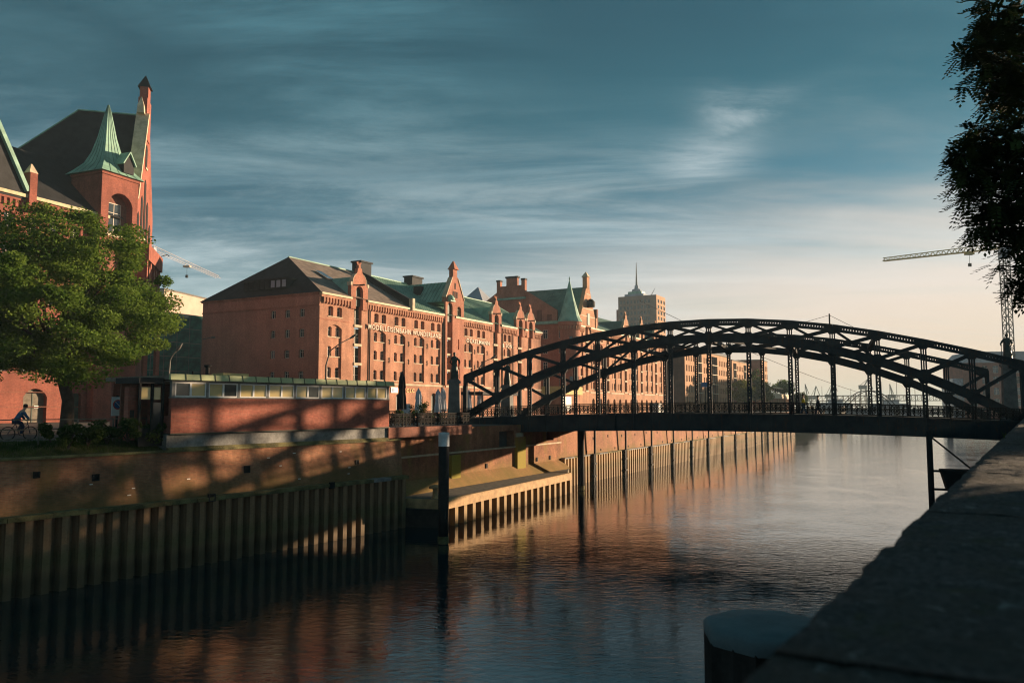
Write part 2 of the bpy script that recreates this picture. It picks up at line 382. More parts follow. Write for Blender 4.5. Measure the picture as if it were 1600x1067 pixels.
M['parasolW'] = plain('white_parasol_cloth', (0.55, 0.57, 0.62), 0.9, 0.15)
M['blue'] = plain('blue_paint', (0.03, 0.12, 0.28), 0.5, 0.1)
M['red'] = plain('red_paint', (0.45, 0.03, 0.03), 0.5, 0.1)
M['yellowp'] = plain('crane_yellow', (0.42, 0.33, 0.12), 0.85, 0.2, 2.0, 0.0, 0.1, 0.05)
M['craneG'] = plain('crane_grey', (0.17, 0.16, 0.14), 0.85, 0.2, 2.0, 0.0, 0.1, 0.05)
M['hull'] = plain('ship_grey', (0.32, 0.34, 0.38), 0.85, 0.2, 0.3, 0.0, 0.05, 0.05)
M['beige'] = plain('beige_cladding', (0.50, 0.37, 0.29), 0.8, 0.12, 0.4)
M['greenglass'] = glass('green_curtain_glass', (0.015, 0.075, 0.055), 0.05)
M['towerglass'] = glass('tower_glass', (0.06, 0.09, 0.13), 0.1)
def water():
    t = NT('canal_water'); g = t.N.new('ShaderNodeNewGeometry'); v = g.outputs['Position']
    sp = t.N.new('ShaderNodeSeparateXYZ'); t.L.new(v, sp.inputs[0])
    # wind reaches the open water; a strip along the quay wall lies in its lee and stays calm
    nx, ny = math.cos(R(28.2)), -math.sin(R(28.2)); d0 = nx * 8.134 + ny * 90.158
    d = t.math('SUBTRACT', t.math('ADD', t.math('MULTIPLY', sp.outputs[0], nx), t.math('MULTIPLY', sp.outputs[1], ny)), d0)
    patch = t.noise(0.055, 4, 0.6, v, 0.8)
    ruf = t.ramp(t.math('ADD', d, t.math('MULTIPLY', t.math('SUBTRACT', patch, 0.5), 22.0)), 7.0, 21.0, 0.42, 1.0)
    ruf = t.math('MULTIPLY', ruf, t.ramp(t.noise(0.16, 3, 0.6, v, 0.5), 0.3, 0.62, 0.45, 1.0))
    a = t.noise(0.5, 3, 0.5, v, 0.4, (1.0, 1.5, 1)); b = t.noise(2.2, 4, 0.6, v, 0.7, (0.8, 1.4, 1)); c = t.noise(7.0, 3, 0.6, v, 0.4, (0.9, 1.2, 1))
    h = t.math('ADD', t.math('MULTIPLY', b, 0.36), t.math('MULTIPLY', c, 0.06))
    h = t.math('ADD', t.math('MULTIPLY', a, 0.22), t.math('MULTIPLY', h, ruf))
    t.bump(h, 0.45, 0.12)
    t.fin((0.012, 0.022, 0.024), 0.03, 0, 0.5); t.b.inputs['IOR'].default_value = 2.3
    return t.m
M['water'] = water()
def granite():
    t = NT('rough_granite'); n = t.noise(9, 8, 0.7); n2 = t.noise(45, 5, 0.6); n3 = t.noise(2.2, 4)
    c = t.mix(t.ramp(n2, 0.35, 0.65), (0.03, 0.03, 0.032), (0.10, 0.097, 0.095)); c = t.mix(t.ramp(n3, 0.4, 0.7, 0, 0.6), c, (0.05, 0.042, 0.03)); lichen_glints = t.noise(14, 4, 0.7, None, 0.6); c = t.mix(t.ramp(lichen_glints, 0.60, 0.68, 0, 0.75), c, (0.22, 0.23, 0.22)); mo = t.noise(5, 5, 0.7); c = t.mix(t.ramp(mo, 0.56, 0.68, 0, 0.7), c, (0.05, 0.055, 0.018))  # pale lichen specks, also painted in for blurred spots of light
    t.bump(t.math('ADD', n, t.math('MULTIPLY', n2, 0.4)), 1.0, 0.05)
    return t.fin(c, 0.9, 0, 0.2)
M['granite'] = granite()
# ------------------------------------------------------------------ the setting: water, banks
DF = 28.2; FR = R(90 - DF); dF = Vector((math.sin(R(DF)), math.cos(R(DF)), 0)); FO = Vector((8.134, 90.158, 0))
DQ = 34.6; QR = R(90 - DQ); dQ = Vector((math.sin(R(DQ)), math.cos(R(DQ)), 0)); QO = Vector((-13.798, 48.541, 0))
MF = T(FO) @ RZ(FR); MQ = T(QO) @ RZ(QR)
DP = 33.3; dP = Vector((math.sin(R(DP)), math.cos(R(DP)), 0)); PR = R(90 - DP); PO = Vector((1.5 - .05, 3.0 + .033, 0)); MP = T(PO) @ RZ(PR)   # right bank: local -y is land
D2 = 25.0; F2 = MF @ Vector((88, 0, 0)); MF2 = T(F2) @ RZ(R(90 - D2))
STREET = 6.8
w = MB().add([(-400, -60, 0), (3500, -60, 0), (3500, 5200, 0), (-400, 5200, 0)], [(0, 1, 2, 3)]).build('water', M['water']); tag(w, kind='structure')
def xy(v): return (v.x, v.y)
lp = [xy(MQ @ Vector((-70, 3.0, 0))), xy(MQ @ Vector((-7.4, 3.0, 0))), xy(MQ @ Vector((-7.4, 0.8, 0))), xy(MQ @ Vector((10.6, 0.8, 0))), xy(MF @ Vector((-38.0, 1.0, 0))), xy(MF @ Vector((88, 0.5, 0))),
      xy(MF2 @ Vector((240, 0.5, 0))), (60, 420), (-380, 420), (-380, -55)]
g = MB().slab(lp, -3, STREET - 0.05).build('street_ground', M['asphalt']); tag(g, kind='structure')
rp = [xy(MP @ Vector((-40, -0.3, 0))), (300, -50), (420, 380), xy(MP @ Vector((330, -0.3, 0)))]
g2 = MB().slab(rp, -3, 7.15).build('right_bank_ground', M['asphalt']); tag(g2, kind='structure')
# far shores of the harbour, low banks that close the water
fb = MB().slab([(150, 900), (2600, 900), (2600, 1500), (150, 1500)], -3, 3.0).build('far_harbour_bank', M['concrete']); tag(fb, kind='structure')

# ------------------------------------------------------------------ near left quay
quay = empty('quay_wall', QO, QR, 'mossy red brick quay wall below the flat red pavilion', 'quay wall')
X0, X1 = -26.0, 10.7
wb = MB()
wb.add([(X0, 0.10, 3.3), (X1, 0.10, 3.3), (X1, 0.34, 6.05), (X0, 0.34, 6.05), (X1, 2.6, 3.3), (X1, 2.6, 6.05)], [(0, 1, 2, 3), (1, 4, 5, 2)])
wb.build('brick_face', M['brickQ'], quay)
cb = MB(); x = X0
while x < X1 - 0.05:
    x2 = min(x + random.uniform(1.6, 2.2), X1); j = random.uniform(-0.03, 0.03)
    s = MB().box(x + 0.01, x2 - 0.01, -0.54 + j, 0.14, 3.38 + j * 0.5, 3.60 + j).build('cap_stone', M['concrete'] if random.random() < 0.1 else M['mossy'], quay); x = x2
MB().box(X0, X1, 0.22, 0.70, 6.05, 6.17).build('wall_coping', M['mossy'], quay)
MB().box(-7.45, 9.5, 0.42, 6.3, 6.172, 7.0).build('plinth', M['concrete'], quay)
MB().box(-7.45, 9.5, 0.30, 0.42, 6.172, 6.30).build('plinth_ledge', M['mossy'], quay)
for px, py, s in ((152, 746, .34), (388, 733, .42), (560, 722, .3), (320, 776, .42), (508, 757, .4), (60, 742, .3)):
    r = ray(px, py); Mi = MQ.inverted(); o_ = Mi @ Vector((0, 0, EYE)); d_ = Mi.to_3x3() @ r; k = (0.1 - o_.y) / d_.y; p = o_ + d_ * k
    dr = MB(); h = s / 2; t_ = 0.06
    yb = 0.10 + (p.z - 3.3) / 2.75 * 0.24
    if p.z < 3.7: yb = -0.54
    for (a, b, c, d) in ((-h, h, -h, -h + t_), (-h, h, h - t_, h), (-h, -h + t_, -h + t_, h - t_), (h - t_, h, -h + t_, h - t_)):
        dr.box(p.x + a, p.x + b, yb - 0.05, yb + 0.1, p.z + c, p.z + d)
    dn = dr.build('drain_frame', M['pile'], quay)
    MB().box(p.x - h + t_, p.x + h - t_, yb - 0.015, yb + 0.1, p.z - h + t_, p.z + h - t_).build('drain_grate', M['dark'], dn)
for k in range(11):
    xx = random.uniform(-12, 8); zz = random.uniform(3.9, 5.6); yb = 0.10 + (zz - 3.3) / 2.75 * 0.24
    MB().box(xx, xx + random.uniform(.14, .22), yb - 0.012, yb + 0.02, zz, zz + 0.05).build('wall_anchor_plate', M['white'], quay)
# steel sheet piling, one pan after another
def sheet_pile_mesh(pitch, depth, top, mat, name):
    q = pitch
    prof = [(0.0, 0.0), (0.13 * q, -depth), (0.55 * q, -depth), (0.68 * q, 0.0), (q, 0.0)]
    b = MB(); n = len(prof)
    vs = [(x, y, -1.5) for x, y in prof] + [(x, y, top) for x, y in prof]
    b.add(vs, [(i, i + 1, i + 1 + n, i + n) for i in range(n - 1)])
    b.add([(0, 0, top), (0.13 * q, -depth, top), (0.55 * q, -depth, top), (0.68 * q, 0, top)], [(0, 1, 2, 3)])
    return b.mesh(name, mat)
def sheet_wall(name, loc, rz, x0, x1, pitch, depth, top, mat, label, group=None, limit=300):
    t = empty(name, loc, rz, label, 'sheet piling', group); me = sheet_pile_mesh(pitch, depth, top, mat, 'sheet_pile'); x = x0; k = 0
    while x < x1 and k < limit:
        o = bpy.data.objects.new('sheet_pile', me); COL.objects.link(o); o.parent = t; o.location = (x, random.uniform(-0.012, 0.012), random.uniform(-0.03, 0.0)); x += pitch; k += 1
    return t
sheet_wall('sheet_pile_wall', QO, QR, X0, X1 - 0.05, 0.8, 0.46, 3.40, M['rustN'], 'dark rusty steel sheet piling under the mossy brick quay wall at left')

# grass bank, left of the pavilion
bk = MB(); nx, ny = 60, 6; vs = []; fs = []
for i in range(nx + 1):
    for j in range(ny + 1):
        xx = -26 + (-7.5 + 26) * i / nx; yy = 0.62 + 2.4 * j / ny
        zz = 6.18 + 0.62 * (j / ny) ** 0.8 + (random.uniform(-0.05, 0.05) if 0 < j < ny else 0)
        vs.append((xx, yy, zz))
for i in range(nx):
    for j in range(ny):
        a = i * (ny + 1) + j; fs.append((a, a + ny + 1, a + ny + 2, a + 1))
tag(bk.add(vs, fs).build('grass_bank', M['grass'], None, MQ, True), 'mossy grass bank above the quay wall beneath the left railing', 'grass', kind='stuff')

gv = []; gf = []
for k in range(15000):
    xx = random.uniform(-26, -7.5); j = random.random(); yy = .5 + 2.4 * j; zz = 6.16 + .62 * max(0, (yy - .62) / 2.4) ** .8
    h_ = random.uniform(.06, .2) * (1.5 if random.random() < .12 else 1); a = random.uniform(0, 6.28); d = random.uniform(.01, .08); e = len(gv)
    if yy < .75: h_ *= .6
    gv += [(xx - .012 * math.cos(a), yy - .012 * math.sin(a), zz - .02), (xx + .012 * math.cos(a), yy + .012 * math.sin(a), zz - .02), (xx + d * math.sin(a), yy - d * math.cos(a), zz + h_)]; gf.append((e, e + 1, e + 2))
tag(MB().add(gv, gf).build('grass', M['leafB'], None, MQ), 'rough grass growing on the bank left of the pavilion', 'grass', kind='stuff')
# ------------------------------------------------------------------ far left quay: abutment wall, long brick wall, ochre sheet piling
fq = empty('quay_wall', FO, FR, 'long sunlit pink brick quay wall seen under the bridge deck', 'quay wall')
b = MB(); b.add([(-6.2, 0.10, 2.9), (88, 0.10, 2.9), (88, 0.25, 6.7), (-6.2, 0.25, 6.7)], [(0, 1, 2, 3)]); b.build('brick_face', M['brickQ2'], fq)
x = -6.0
while x < 88:
    MB().box(x, x + 2.45, -0.34, 0.16, 2.92, 3.06).build('cap_stone', M['mossy'] if random.random() < .5 else M['concrete'], fq); x += 2.46
for k in range(18):
    x = -1.5 + k * 4.7 + random.uniform(-.4, .4); z = 4.7 + random.uniform(-.1, .1)
    MB().box(x, x + 0.22, 0.14, 0.3, z, z + 0.3).build('drain_hole', M['dark'], fq)
    MB().box(x + 2.2, x + 2.42, 0.08, 0.24, 3.25, 3.5).build('drain_hole', M['dark'], fq)
sheet_wall('sheet_pile_wall', FO, FR, -6.2, 88, 0.8, 0.34, 2.95, M['rustF'], 'ochre sunlit steel sheet piling running away under the bridge')
fq2 = empty('quay_wall', F2, R(90 - D2), 'farthest stretch of the brick quay wall, where the canal bends', 'quay wall')
MB().add([(0, .1, 2.9), (190, .1, 2.9), (190, .25, 6.7), (0, .25, 6.7)], [(0, 1, 2, 3)]).build('brick_face', M['brickQ2'], fq2)
MB().box(0, 190, -.34, .16, 2.92, 3.06).build('wall_cap', M['concrete'], fq2)
sheet_wall('sheet_pile_wall', F2, R(90 - D2), 0.3, 190, 0.8, 0.34, 2.95, M['rustF'], 'farthest ochre sheet piling where the canal bends', limit=236)

ab = empty('abutment_wall', FO, FR, 'brick bridge abutment with yellow moss behind the timber landing stage', 'wall')
b = MB(); b.grid_wall(-38.5, -6.2, 1.9, 6.75, [(-9.6, -7.9, 5.0, 6.4, 0), (-19.5, -16.6, 4.75, 6.2, 0)], 0.1, 1.6); b.build('brick_face', M['brickAb'], ab)
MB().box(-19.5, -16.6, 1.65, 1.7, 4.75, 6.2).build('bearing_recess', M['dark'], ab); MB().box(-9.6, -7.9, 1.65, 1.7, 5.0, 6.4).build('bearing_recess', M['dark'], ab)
MB().box(-38.5, -6.2, -0.02, 0.1, 4.62, 4.76).build('string_course', M['stone'], ab)
b = MB(); b.add([(-38.5, -0.9, 1.98), (-6.0, -0.9, 1.98), (-6.0, 0.08, 2.9), (-38.5, 0.08, 2.9), (-6.0, 0.3, 1.98)], [(0, 1, 2, 3), (1, 4, 2)]); b.build('battered_foot', M['brickAb'], ab)
M['ymoss'] = brick('mossy_pilaster_brick', (0.38, 0.155, 0.08), (0.27, 0.10, 0.055), (0.30, 0.17, 0.10), 0.4, ((0.36, 0.30, 0.045), 4.6, 6.5, 0.85))
for x0, x1, z1 in ((-16.5, -14.8, 5.6), (-28.0, -26.6, 4.5)):
    MB().box(x0, x1, -0.22, 0.12, 2.6, z1).build('pilaster', M['ymoss'], ab)
MB().box(-16.3, -15.0, -0.05, 1.0, 5.6, 5.95).build('bearing_block', M['stone'], ab)
for x in (-27.5, -22.0, -12.0, -9.0): MB().box(x, x + .28, .02, .2, 3.05, 3.45).build('drain_hole', M['dark'], ab)
# recess wall and stair between the pavilion and the abutment
rc = empty('stair_wall', FO, FR, 'dark shaded wall with climbing rungs beside the landing stage', 'wall')
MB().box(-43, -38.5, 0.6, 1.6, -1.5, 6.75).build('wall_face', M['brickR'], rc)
for k in range(12): MB().box(-37.6, -37.0, -0.12, 0.1, 2.3 + k * .36, 2.34 + k * .36).build('rung', M['pile'], rc)
MB().box(-37.7, -37.62, -0.14, 0.1, 2.0, 6.6).build('ladder_rail', M['pile'], rc); MB().box(-36.98, -36.9, -0.14, 0.1, 2.0, 6.6).build('ladder_rail', M['pile'], rc)

# landing stage on timber piles
A_ = Vector((-4.62, 56.48, 0)); B_ = Vector((5.86, 79.19, 0)); dl = (B_ - A_); Ls = dl.length; ang = math.atan2(dl.y, dl.x)
stage = empty('landing_stage', A_, ang, 'low sunlit timber landing stage on piles in front of the abutment', 'landing stage')
MS = T(A_) @ RZ(ang); MSi = MS.inverted()
bl = MSi @ Vector((-8.9, 57.9, 0)); br_ = MSi @ (MF @ Vector((-6.5, -0.4, 0)))
MB().slab([(0.05, 0.35), (Ls - 0.3, 0.35), (br_.x + 1.6, br_.y), (bl.x + 0.2, bl.y)], 1.72, 1.94).build('deck', M['planks'], stage)
prof = [(0, 1.30), (0.0, 1.86), (0.07, 1.97), (0.36, 1.97), (0.42, 1.86), (0.42, 1.30)]
b = MB(); n = len(prof); vs = []
for x in (0, Ls):
    vs += [(x, y, z) for y, z in prof]
b.add(vs, [(i, i + n, (i + 1) % n + n, (i + 1) % n) for i in range(n)] + [tuple(range(n)), tuple(range(2 * n - 1, n - 1, -1))]); b.build('fender_beam', M['wood'], stage)
MB().slab([(bl.x, bl.y), (-0.02, -0.02), (-0.02, 0.5), (bl.x + 0.3, bl.y + 0.1)], 1.3, 1.96).build('end_beam', M['wood'], stage)
pm = MB().box(-0.23, 0.23, 0.06, 0.52, -1.5, 1.32).mesh('timber_pile', M['rustF']); x = 0.3
while x < Ls:
    o = bpy.data.objects.new('timber_pile', pm); COL.objects.link(o); o.parent = stage; o.location = (x, 0, 0); x += 1.37
MB().box(0.2, Ls - .2, 0.9, 1.1, -1.5, 1.7).build('rear_shade_sheet', M['pile'], stage)  # dark sheet added for the darkness between the piles
e_ = MB(); e_.bar((bl.x, bl.y, -0.1), (0, 0.2, -0.1), 0.2, 2.7); e_.build('end_sheet', M['pile'], stage)
bd = empty('mooring_bollard', MS @ Vector((0.4, 1.1, 1.96)), 0, 'small mushroom mooring bollard at the near corner of the landing stage', 'bollard')
MB().lathe([(0.28, 0), (0.26, .08), (0.2, .12), (0.19, .62), (.2, .7)], 12).build('post', M['wood'], bd, None, True)
MB().lathe([(0.2, .68), (0.44, .72), (0.47, .8), (0.38, .92), (0.1, .98)], 12).build('head', M['wood'], bd, None, True)

# single steel piles in the water
def pile(px, py, r, top, label, capz=None, group='steel piles standing in the canal'):
    p = atz(px, py, 0); t = empty('mooring_pile', (p.x, p.y, 0), 0, label, 'pile', group)
    MB().lathe([(r, -2), (r, top - (capz or 0))], 16).build('shaft', M['pile'], t, None, True)
    if capz: MB().lathe([(r + .012, top - capz), (r + .012, top), (r * .6, top + .02)], 16).build('white_band', M['pilecap'], t)
    MB().lathe([(r + .01, .05), (r + .025, .2), (r + .01, .5)], 16).build('tide_ring', M['mossy'], t)
    return t
pile(692.5, 850, 0.33, 6.85, 'thick dark steel pile with white top beside the landing stage', 0.84)
pile(908, 766, 0.34, 6.4, 'dark steel pile with white top past the far end of the landing stage', 0.35)
# paired fender posts along the far quay
fp = empty('fender_post', (0, 0, 0), 0)
for s in (0, 1):
    MB().box(s * .42 - .1, s * .42 + .1, -.62, -.42, -1.5, 6.6 if s else 3.1).build('post', M['pile'], fp)
for z in (0.5, 1.9): MB().box(-.16, .58, -.70, -.38, z, z + .22).build('collar', M['pile'], fp)
MB().box(.28, .56, -.45, .12, 6.3, 6.5).build('bracket', M['pile'], fp)
names = ['first', 'second', 'third', 'fourth', 'fifth', 'sixth', 'seventh', 'eighth', 'ninth', 'tenth', 'eleventh', 'twelfth', 'thirteenth', 'fourteenth', 'fifteenth', 'sixteenth', 'farthest']
for k in range(17):
    o = fp if k == 0 else copy_tree(fp)
    if k < 9: P_ = MF @ Vector((1.4 + 10.15 * k, 0, 0)); o.rotation_euler.z = FR
    else: P_ = MF2 @ Vector((4.6 + 10.15 * (k - 9), 0, 0)); o.rotation_euler.z = R(90 - D2)
    o.location = P_
    tag(o, (names[k] + ' dark fender post along the sunlit quay, counted from the landing stage') if k < 9 else (names[k] + ' fender post of the row, on the far bend of the quay'), 'fender post', 'fender posts along the far quay')

# right pile with a small hanging platform
pr = at(1452.5, 700, 62.5)
dp = empty('dolphin', (pr.x, pr.y, 0), -R(21.7), 'dark steel pile with small bracketed platform under right end of bridge', 'dolphin')
MB().lathe([(.22, -2), (.22, 6.6)], 14).build('shaft', M['pile'], dp, None, True)
b = MB(); b.slab([(.7, -.8), (3.8, -.8), (3.8, 1.2), (.7, 1.2)], 3.35, 3.62); b.build('platform', M['pile'], dp)
b = MB(); b.prism([(1.1, 2.0), (3.7, 2.0), (3.7, 3.35), (.75, 3.35)], -.7, 1.1); b.build('platform_hull', M['pile'], dp)
b = MB(); b.bar((.15, 0, 6.1), (2.9, -.3, 3.6), .13, .13); b.build('brace', M['pile'], dp)
b = MB(); b.bar((.1, 0, 3.5), (.8, 0, 3.5), .2, .16); b.bar((.1, 0, 2.1), (1.2, 0, 2.1), .2, .16); b.build('collar_arm', M['pile'], dp)

# ------------------------------------------------------------------ pavilion on the quay
pav = empty('pavilion', MQ @ Vector((-7.35, 0.25, 7.0)), QR, 'flat red brick pavilion with a ribbon of windows and green copper fascia', 'pavilion')
LP = 16.75
b = MB(); b.box(0, LP, 0, 0.25, 0.05, 1.93); b.box(0.003, 0.25, .25, 6.0, .05, 1.0); b.box(LP - .25, LP, .25, 6.0, .05, 2.85); b.box(0, LP, 5.8, 6.05, .05, 2.85); b.build('brick_wall', M['brickP'], pav)
MB().box(-.04, LP + .04, -.05, .3, -.02, .05).build('base_rail', M['seam'], pav)
MB().box(-.02, LP + .02, -.04, .3, 1.932, 1.99).build('sill', M['concrete'], pav)
MB().box(.05, LP - .05, .35, 5.7, 2.82, 2.86).build('ceiling', M['white'], pav)
MB().box(0.0, LP, -.02, .22, 2.80, 2.90).build('lintel', M['concrete'], pav)
pitch = (LP - .3) / 8
wf = MB(); W_, H_ = pitch - .16, .80
for a, b2, c, d in ((0, W_, 0, .07), (0, W_, H_ - .07, H_), (0, .07, .07, H_ - .07), (W_ - .07, W_, .07, H_ - .07), (W_/2 - .06, W_/2 + .06, .07, H_ - .07)): wf.box(a, b2, 0, .09, c, d)
wfm = wf.mesh('window', M['white']); pnm = MB().box(0, W_/2 - .13, .04, .06, 0, H_ - .14).mesh('pane', M['glassP'])
def blindpane():
    t = NT('pane_over_blind'); n = t.noise(0.8, 2)
    t.fin(t.mix(t.ramp(n, .35, .65), (0.58, 0.45, 0.20), (0.44, 0.36, 0.19)), 0.12, 0, 0.7); return t.m
M['bpane'] = blindpane(); bpm = MB().box(0, W_/2 - .13, .04, .06, 0, H_ - .14).mesh('pane', M['bpane'])
for k in range(8):
    o = bpy.data.objects.new('window', wfm); COL.objects.link(o); o.parent = pav; o.location = (.2 + k * pitch, .02, 1.995)
    for s in (0, 1):
        q = bpy.data.objects.new('pane', bpm if (k * 2 + s) not in (0, 3, 9) else pnm); COL.objects.link(q); q.parent = o; q.location = (.07 + s * (W_/2 - .01), 0, .07)
    if k: MB().box(.2 + k * pitch - .15, .2 + k * pitch - .01, .0, .2, 1.99, 2.80).build('window_post', M['concrete'], pav)
for x in (0.0, LP - .2): MB().box(x, x + .19, .0, .2, 1.99, 2.80).build('window_post', M['concrete'], pav)
MB().box(-.25, LP + .2, -.22, 6.2, 2.92, 3.14).build('roof', M['planks'], pav)
npan = 19; pw = (LP + .5) / npan
pn = MB().add([(0.012, -.30, 2.90), (pw - .012, -.30, 2.90), (pw - .012, -.24, 3.22), (0.012, -.24, 3.22), (0.012, -.1, 3.22), (pw - .012, -.1, 3.22), (.012, -.1, 2.9), (pw - .012, -.1, 2.9)],
    [(0, 1, 2, 3), (3, 2, 5, 4), (0, 6, 7, 1), (0, 3, 4, 6), (1, 7, 5, 2)]).mesh('fascia_panel', M['copperP'])
sm = MB().add([(-.02, -.325, 2.9), (.02, -.325, 2.9), (.02, -.265, 3.25), (-.02, -.265, 3.25), (-.02, -.08, 3.25), (.02, -.08, 3.25), (-.02, -.08, 2.9), (.02, -.08, 2.9)],
    [(0, 1, 2, 3), (3, 2, 5, 4), (0, 3, 4, 6), (1, 7, 5, 2)]).mesh('fascia_seam', M['seam'])
for k in range(npan):
    o = bpy.data.objects.new('fascia_panel', pn); COL.objects.link(o); o.parent = pav; o.location = (-.27 + k * pw, 0, 0)
    if k: o = bpy.data.objects.new('fascia_seam', sm); COL.objects.link(o); o.parent = pav; o.location = (-.27 + k * pw, 0, 0)
MB().box(4.2, 6.0, 1.5, 2.6, 3.14, 3.45).build('roof_vent', M['blind'], pav); MB().lathe([(.12, 3.14), (.12, 3.75), (.2, 3.8), (.2, 3.9)], 10, (3.5, 2.0)).build('vent_pipe', M['pile'], pav)
MB().lathe([(.05, 3.14), (.05, 3.5)], 8, (2.4, 1.8)).build('vent_pipe', M['pile'], pav)
# entrance porch on the left end
def pvx(px, y): 
    Mi = MQ.inverted(); o_ = Mi @ Vector((0, 0, EYE)); d_ = Mi.to_3x3() @ ray(px, 640); return (o_ + d_ * ((y + .25 - o_.y) / d_.y)).x + 7.35
xl = pvx(216, .5)
MB().box(xl - .1, -.27, .35, 2.6, 2.70, 3.0).build('porch_roof', M['slateD'], pav)
for x in (xl, xl * .55, -.25): MB().box(x, x + .11, .45, .56, -.2, 2.70).build('porch_post', M['pile'], pav)
MB().box(xl + .12, -.03, .60, .68, -.6, .35).build('porch_parapet', M['pile'], pav)
MB().box(xl, -.03, 2.2, 2.3, -.2, 2.70).build('porch_wall', M['brickR'], pav)
MB().box(xl * .55 + .12, -.28, .5, .54, .3, 1.7).build('glass_door', M['glassP'], pav)
MB().box(xl * .55 + .16, -.34, .5, .54, 1.85, 2.5).build('side_window', M['bpane'], pav); MB().box(xl + .15, xl * .55 - .06, .5, .54, 1.85, 2.5).build('side_window', M['bpane'], pav)
xa, xb = pvx(200, 1.2), pvx(212, 1.2)
o = MB().box(xa, xb, 1.2, 1.6, -.3, 2.5).build('brick_pillar', M['brickP'], pav); MB().box(xa + .1, xb - .1, 1.16, 1.2, .9, 1.3).build('letter_box', M['pile'], o)
# ------------------------------------------------------------------ the bridge
S = 3.4; NB = 14; BW = 15.0
BO = Vector((-4.62, 79.4, 0)); BR = -R(21.7); MBR = T(BO) @ RZ(BR)
bridge = empty('truss_bridge', BO, BR, 'dark riveted steel arch truss bridge spanning the canal', 'bridge')
def sq(k): return ((7 - k) / 7) ** 2
def zt(k): return 16.2 - 4.6 * sq(k) + .045 * max(0, k - 11) ** 2
def zl(k): return 14.55 - 7.15 * sq(k)
def zd(k): return 7.78 - 0.55 * sq(k)
def girder_seg(b, x0, z0, x1, z1, y, hh, ww):        # laced chord: flanges, gussets near the nodes, zigzag lacing between
    p = Vector((x0, y, z0)); q = Vector((x1, y, z1)); d = (q - p); n = Vector((-d.z, 0, d.x)).normalized()
    b.bar(p + n * (hh / 2 - .04), q + n * (hh / 2 - .04), ww, 0.2, n); b.bar(p - n * (hh / 2 - .04), q - n * (hh / 2 - .04), ww, 0.2, n)
    for s in (-1, 1):
        o = Vector((0, s * (ww / 2 - .05), 0))
        for a, c in ((0, .24), (.80, 1.0)): b.bar(p + d * a + o, p + d * c + o, .03, hh, n)
        m = 9
        for i in range(m):
            a = .24 + .56 * i / m; c = .24 + .56 * (i + 1) / m; sg = 1 if i % 2 else -1; e = hh / 2 - .04
            b.bar(p + d * a + o + n * (e * sg), p + d * c + o - n * (e * sg), .03, .09, n)
            b.bar(p + d * a + o - n * (e * sg), p + d * c + o + n * (e * sg), .03, .09, n)
for y in (0.0, BW):
    for k in range(NB):
        b = MB(); girder_seg(b, S * k, zt(k) - .27, S * (k + 1), zt(k + 1) - .27, y, .46, .46); b.build('top_chord', M['steel'], bridge)
        b = MB(); p = Vector((S * k, y, zl(k))); q = Vector((S * (k + 1), y, zl(k + 1))); n = Vector((-(q - p).z, 0, (q - p).x)).normalized()
        b.bar(p, q, .42, .62, n); b.bar(p + n * .32, q + n * .32, .62, .08, n); b.bar(p - n * .32, q - n * .32, .62, .08, n); b.build('arch_rib', M['steel'], bridge)
    for k in range(NB + 1):
        b = MB(); x = S * k; w2 = .17 if 0 < k < NB else .24
        z0, z1 = zl(k), zt(k) - .3
        if 0 < k < NB:
            for s in (-1, 1): b.bar((x + s * w2, y, z0), (x + s * w2, y, z1), .10, .3, (0, 1, 0))
            b.box(x - .05, x + .05, y - .1, y + .1, z0, z1)
            gp = [(x - .62, zt(k) - .3), (x - .24, zt(k) - .8), (x + .24, zt(k) - .8), (x + .62, zt(k) - .3)]
            b.prism(gp, y - .2, y + .2)
            gp = [(x - .6, z0), (x - .24, z0 - .6), (x + .24, z0 - .6), (x + .6, z0), (x + .24, z0 + .55), (x - .24, z0 + .55)]
            b.prism(gp, y - .16, y + .16)
            b.build('truss_post', M['steel'], bridge)
            if z0 - .3 > zd(k):                       # laced hanger from the rib down to the deck
                h = MB(); zb = zd(k) - .6; zz = zb
                for s in (-1, 1): h.bar((x + s * .125, y, zb), (x + s * .125, y, z0 - .3), .145, .2, (0, 1, 0))
                i = 0
                while zz < z0 - .6:
                    sg = 1 if i % 2 else -1; h.bar((x - sg * .12, y, zz), (x + sg * .12, y, zz + .26), .10, .05, (0, 1, 0)); zz += .26; i += 1
                h.build('hanger', M['steel'], bridge)
        else:
            b.bar((x, y, zd(k) - .8), (x, y, zt(k) - .1), .34, .34, (0, 1, 0)); b.prism([(x - .1, zt(k) + .02), (x - .1, zt(k) - .9), (x + .9, zt(k) - .5), (x + .9, zt(k) + .3)] if k == 0 else [(x - .9, zt(k) + .3), (x - .9, zt(k) - .5), (x + .1, zt(k) - .9), (x + .1, zt(k) + .02)], y - .2, y + .2)
            b.build('end_post', M['steel'], bridge)
    for k in range(NB):
        x0, x1 = S * k, S * (k + 1)
        left = k < 7
        def diag(a_top, thick):
            b = MB()
            if a_top: p, q = (x0 + .1, y, zt(k) - .45), (x1 - .1, y, zl(k + 1) + .2)
            else: p, q = (x0 + .1, y, zl(k) + .2), (x1 - .1, y, zt(k + 1) - .45)
            b.bar(p, q, .26, thick, (0, 1, 0)) if False else b.bar(p, q, thick, .26, (0, 1, 0)); b.build('diagonal', M['steel'], bridge)
        diag(left, .30)
        if 3 <= k <= 10: diag(not left, .2)
